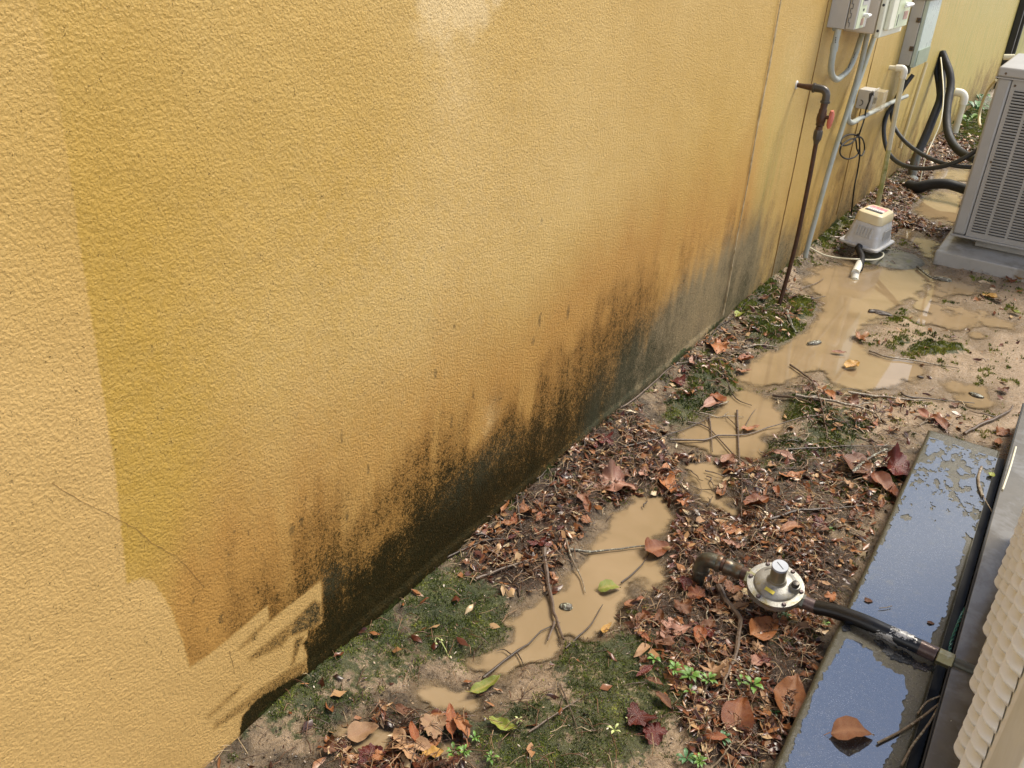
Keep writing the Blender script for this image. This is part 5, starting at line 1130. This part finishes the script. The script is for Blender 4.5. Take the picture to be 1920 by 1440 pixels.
# ------------------------------------------------------------------ green plants
def sprout(a, b, size, n, mat, lab, leafw=.4, h=.02, group=None, name='seedling'):
    c = GZ(a, b, .01); size *= .72; z = max(H(c.x, c.y), WZ); c.z = z; e = empty(name, c, lab, 'seedling', group); st = MB(); lf = []
    for k in range(n):
        an = 2*math.pi*k/n+random.uniform(-.4, .4); hh = h*random.uniform(.6, 1.1); d = Vector((math.cos(an), math.sin(an), .35)); L = size*random.uniform(.7, 1.15); p0 = c+Vector((0, 0, hh*.3)); p1 = c+Vector((math.cos(an)*size*.25, math.sin(an)*size*.25, hh))
        st.tube([c, p0, p1], .0009, 5); vs = []; sd_ = Vector((-math.sin(an), math.cos(an), 0)); m_ = 7
        for i in range(m_+1):
            u = i/m_; w_ = L*leafw*math.sin(math.pi*max(.04, min(.97, u))**.8); q = p1+Vector((d.x, d.y, 0))*L*u+Vector((0, 0, .25*L*math.sin(u*2.6)))
            vs += [q-sd_*w_*.5+Vector((0, 0, .12*w_)), q, q+sd_*w_*.5+Vector((0, 0, .12*w_))]
        fs = []
        for i in range(m_): fs += [(i*3, i*3+1, i*3+4, i*3+3), (i*3+1, i*3+2, i*3+5, i*3+4)]
        l = MB().add(vs, fs).build('leaf', LM[mat], e)
    st.build('stem', LM[mat], e)
random.seed(21)
sprout(1408, 1298, .030, 5, 'fresh', 'bright green four leaved seedling between leaf litter and slab', .55)
sprout(1385, 1292, .016, 4, 'fresh', 'smaller seedling touching the bright four leaved one', .6)
for k, (a, b, s, n, mt, lab) in enumerate([
 (1352, 1398, .022, 9, 'clover', 'bluish clover like seedling near the bottom right litter'), (1285, 1428, .026, 10, 'clover', 'bluish clover patch at the bottom edge'), (1310, 1436, .022, 9, 'fresh', 'bright clover patch at the bottom edge right of the bluish one'),
 (1470, 1165, .016, 8, 'clover', 'bluish seedling under the brown sleeve of the hose'), (1545, 1175, .014, 8, 'fresh', 'small seedling at the slab edge under the hose'), (1290, 1285, .030, 12, 'fresh', 'fullest green weed right of the dark moss'),
 (1262, 1270, .024, 10, 'fresh', 'feathery green weed left of the fullest one'), (1325, 1290, .024, 10, 'fresh', 'feathery green weed against the thick curved twig'), (1225, 1245, .020, 10, 'fresh', 'low green weed above the dark moss'),
 (1290, 1310, .020, 3, 'fresh', 'single broad leaf seedling below the fullest weed'), (1450, 1345, .014, 5, 'clover', 'tiny seedling beside the notched orange leaf'), (1375, 1340, .016, 6, 'clover', 'tiny seedling above the bottom clover'),
 (850, 1408, .022, 8, 'fresh', 'green weed right of the star shaped leaf'), (870, 1420, .020, 8, 'fresh', 'second green weed right of the star shaped leaf, nearer the edge'), (890, 1390, .016, 7, 'fresh', 'tiny green weed by the olive leaf'), (920, 1430, .018, 7, 'fresh', 'small weed at the bottom edge left of the dark moss'),
 (1178, 1355, .012, 4, 'palegreen', 'pale seedling above the ragged red leaf'), (972, 1358, .013, 4, 'palegreen', 'pale forked seedling on the dark moss'), (1150, 1380, .020, 4, 'palegreen', 'pale grassy shoot left of the ragged red leaf'), (1455, 1170, .012, 5, 'palegreen', 'yellowish seedling by the regulator outlet'),
 (1555, 1020-25, .014, 6, 'fresh', 'small green weed in the open litter right of the regulator'), (1824, 222, .16, 11, 'clover', 'leafy dark plant against the far wall'), (1812, 243, .14, 11, 'fresh', 'leafy green plant in front of the dark one by the far wall'), (1834, 203, .14, 10, 'clover', 'leafy plant farthest along the far wall'), (1712, 304, .06, 10, 'fresh', 'green tuft at the wall foot behind the cables')]):
    random.seed(100+k); sprout(a, b, s, n, mt, lab, .42, s*.7)
vn_ = empty('vine_sprout', GZ(830, 1205, .02), 'pale hooked vine sprout on the mossy mound', 'seedling')
vp = [GZ(a, b, .02+.01*math.sin(k)) for k, (a, b) in enumerate([(815, 1207), (818, 1196), (825, 1200), (834, 1215), (842, 1232), (848, 1240)])]
MB().tube(spline(vp, 4), .0013, 6).build('stem', LM['palegreen'], vn_)
for q in (vp[0], vp[2], vp[4]): MB().tube([q, q+Vector((.003, 0, .002)), q+Vector((.007, .003, 0))], [.001, .0035, .0008], 6).build('leaf', LM['palegreen'], vn_)
# ------------------------------------------------------------------ uncountable stuff: moss, needles, crumbs, leaf scraps
def big_mesh(name, V, F, cv, mat, label, cat):
    """V (n,k,3) separate small polygons"""
    n, k, _ = V.shape; me = bpy.data.meshes.new(name); me.vertices.add(n*k); me.vertices.foreach_set('co', V.reshape(-1).astype(np.float32))
    f = (np.array(F)[None]+(np.arange(n)*k)[:, None, None]); q = f.reshape(-1, f.shape[2])
    me.loops.add(q.size); me.loops.foreach_set('vertex_index', q.ravel().astype(np.int32)); me.polygons.add(len(q))
    me.polygons.foreach_set('loop_start', (np.arange(len(q))*q.shape[1]).astype(np.int32)); me.polygons.foreach_set('loop_total', np.full(len(q), q.shape[1], np.int32))
    me.update(calc_edges=True); a = me.attributes.new('cv', 'FLOAT', 'POINT'); a.data.foreach_set('value', np.repeat(cv, k).astype(np.float32))
    o = bpy.data.objects.new(name, me); scn.collection.objects.link(o); me.materials.append(mat); return tag(o, label, cat, kind='stuff')
def cvmat(name, stops, rough_=.4):
    m, t, p = nodes(name); t.links.new(ramp(t, attr(t, 'cv'), stops), p.inputs['Base Color']); p.inputs['Roughness'].default_value = rough_; return m
def ground_samples(n, weight, ymax=10.6, xmin=.0, xmax=1.6, k=12):
    out = []; 
    while sum(len(o) for o in out) < n:
        y = .55+(ymax-.55)*rng.random(40000)**1.9; x = rng.uniform(xmin, xmax, 40000); P = np.stack([x, y, x*0], -1); Q = topx(P)
        s = (Q[:, 0] > -60) & (Q[:, 0] < 1990) & (Q[:, 1] < 1530) & ~((x > .89) & (y < 3)); P = P[s]; mp = g_maps(P); w_ = weight(P, mp); s2 = rng.random(len(P)) < w_; P = P[s2]
        mp2 = tuple(a[s2] for a in mp); P[:, 2] = gh(P, mp2); out.append(P)
    return np.concatenate(out)[:n]
P = ground_samples(120000, lambda P, m: sst(m[2]+2.4*(fbm(P[:, 0]*45, P[:, 1]*45, 4, 4)-.5)+1.6*(fbm(P[:, 0]*14, P[:, 1]*14, 2, 14)-.5), .35, 1.0)*(m[1] < 5)*.9)
n = len(P); an = rng.uniform(0, 6.28, n); hgt = rng.uniform(.002, .0065, n)*(.6+.7*fbm(P[:, 0]*30, P[:, 1]*30, 2)); wd_ = rng.uniform(.0006, .0014, n)*np.clip(P[:, 1]/1.5, 1, 3); hgt = hgt*np.clip(P[:, 1]/2, 1, 2)
d = np.stack([np.cos(an), np.sin(an), an*0], -1); ln = rng.normal(0, .0022, (n, 3)); ln[:, 2] = 0
V = np.stack([P-d*wd_[:, None], P+d*wd_[:, None], P+ln+np.array([0, 0, 1])*hgt[:, None]], 1)
cvv = np.clip(fbm(P[:, 0]*16, P[:, 1]*16, 4, 31)*.9+rng.uniform(-.22, .22, n)+.1*(P[:, 1] > 3), 0, 1)
big_mesh('moss', V, [(0, 1, 2)], cvv, cvmat('moss blades', [(.1, (.018, .034, .006)), (.38, (.060, .095, .012)), (.55, (.15, .185, .018)), (.75, (.30, .32, .04)), (1, (.38, .32, .08))], .5), 'short dark green and olive moss covering the soil in cushions', 'moss')
# pine needles and hair thin stems
P = ground_samples(8000, lambda P, m: np.clip(m[3]*.9+.10-.09*m[4], 0, 1)*(m[1] < 6)*.9)
n = len(P); an = rng.uniform(0, 6.28, n); L = rng.uniform(.012, .055, n); bend = rng.normal(0, .14, n); r = rng.uniform(.0004, .0011, n)*np.clip(P[:, 1]/2, 1, 2); up = rng.uniform(0, .012, n)+.003
pts = []
for k in range(4):
    u = k/3-.5; a2 = an+bend*u; pts.append(P+np.stack([np.cos(a2)*L*u, np.sin(a2)*L*u, up*(1-2*abs(u))+.003+rng.uniform(0, .008, n)], -1))
sd_ = np.stack([-np.sin(an), np.cos(an), an*0], -1)*r[:, None]; uz = np.array([0, 0, 1.])*r[:, None]*1.4
V = np.stack(sum([[p-sd_, p+sd_, p+uz] for p in pts], []), 1); F = []
for k in range(3):
    for j in range(3): F.append((k*3+j, k*3+(j+1) % 3, k*3+3+(j+1) % 3, k*3+3+j))
big_mesh('pine_needles', V, F, rng.random(n), cvmat('needles', [(0, (.03, .014, .008)), (.35, (.10, .042, .02)), (.65, (.22, .11, .055)), (.85, (.42, .28, .15)), (1, (.60, .47, .28))], .35), 'thin brown pine needles and rootlets strewn through the leaf litter', 'needles')
# leaf scraps
def scraps(n0, wfn, smin, smax, stops, name, label, cat, ro=.3, zl=.008):
    P = ground_samples(n0, wfn); n = len(P); an = rng.uniform(0, 6.28, n); L = rng.uniform(smin, smax, n)*np.clip(P[:, 1]/3, 1, 1.6); W = L*rng.uniform(.25, .6, n); tz = rng.normal(0, .35, n)
    ux = np.stack([np.cos(an)*np.cos(tz), np.sin(an)*np.cos(tz), np.sin(tz)], -1)*L[:, None]; t2 = rng.normal(0, .45, n); uy = np.stack([-np.sin(an)*np.cos(t2), np.cos(an)*np.cos(t2), np.sin(t2)], -1)*W[:, None]; c = P+np.array([0, 0, 1.])*(rng.uniform(.002, zl, n))[:, None]
    bz = np.array([0, 0, 1.])*(L*rng.normal(0, .22, n))[:, None]; bz2 = np.array([0, 0, 1.])*(L*rng.normal(0, .2, n))[:, None]
    V = np.stack([c-ux, c-uy*.7-ux*.2, c+bz, c+uy-ux*.1, c-uy+ux*.35+bz2, c+ux*.55+uy*.6+bz2, c+ux], 1)
    big_mesh(name, V, [(0, 1, 2), (0, 2, 3), (1, 4, 2), (2, 5, 3), (4, 6, 2), (2, 6, 5)], rng.random(n), cvmat(name+' colours', stops, ro), label, cat)
scraps(6500, lambda P, m: np.clip(m[3]*1.5*sst(fbm(P[:, 0]*13, P[:, 1]*13, 3, 8), .3, .68)+.02, 0, 1)*(m[1] < 7), .004, .021, [(0, (.022, .009, .005)), (.3, (.085, .024, .012)), (.55, (.17, .058, .022)), (.75, (.30, .13, .05)), (.92, (.44, .27, .13)), (1, (.58, .46, .28))], 'leaf_litter', 'wet broken leaf litter in red, brown and tan scraps', 'leaf litter', .3)
scraps(13000, lambda P, m: np.clip(.35+.5*m[3]-.3*m[4], 0, 1)*(m[1] < 0), .0012, .0045, [(0, (.02, .014, .010)), (.45, (.07, .045, .028)), (.7, (.22, .15, .09)), (.93, (.42, .30, .19)), (1, (.7, .62, .5))], 'soil_crumbs', 'tiny crumbs of soil, bark and grit scattered over the mud', 'soil crumbs', .35, .003)
# dark debris lying in the gap beside the slab
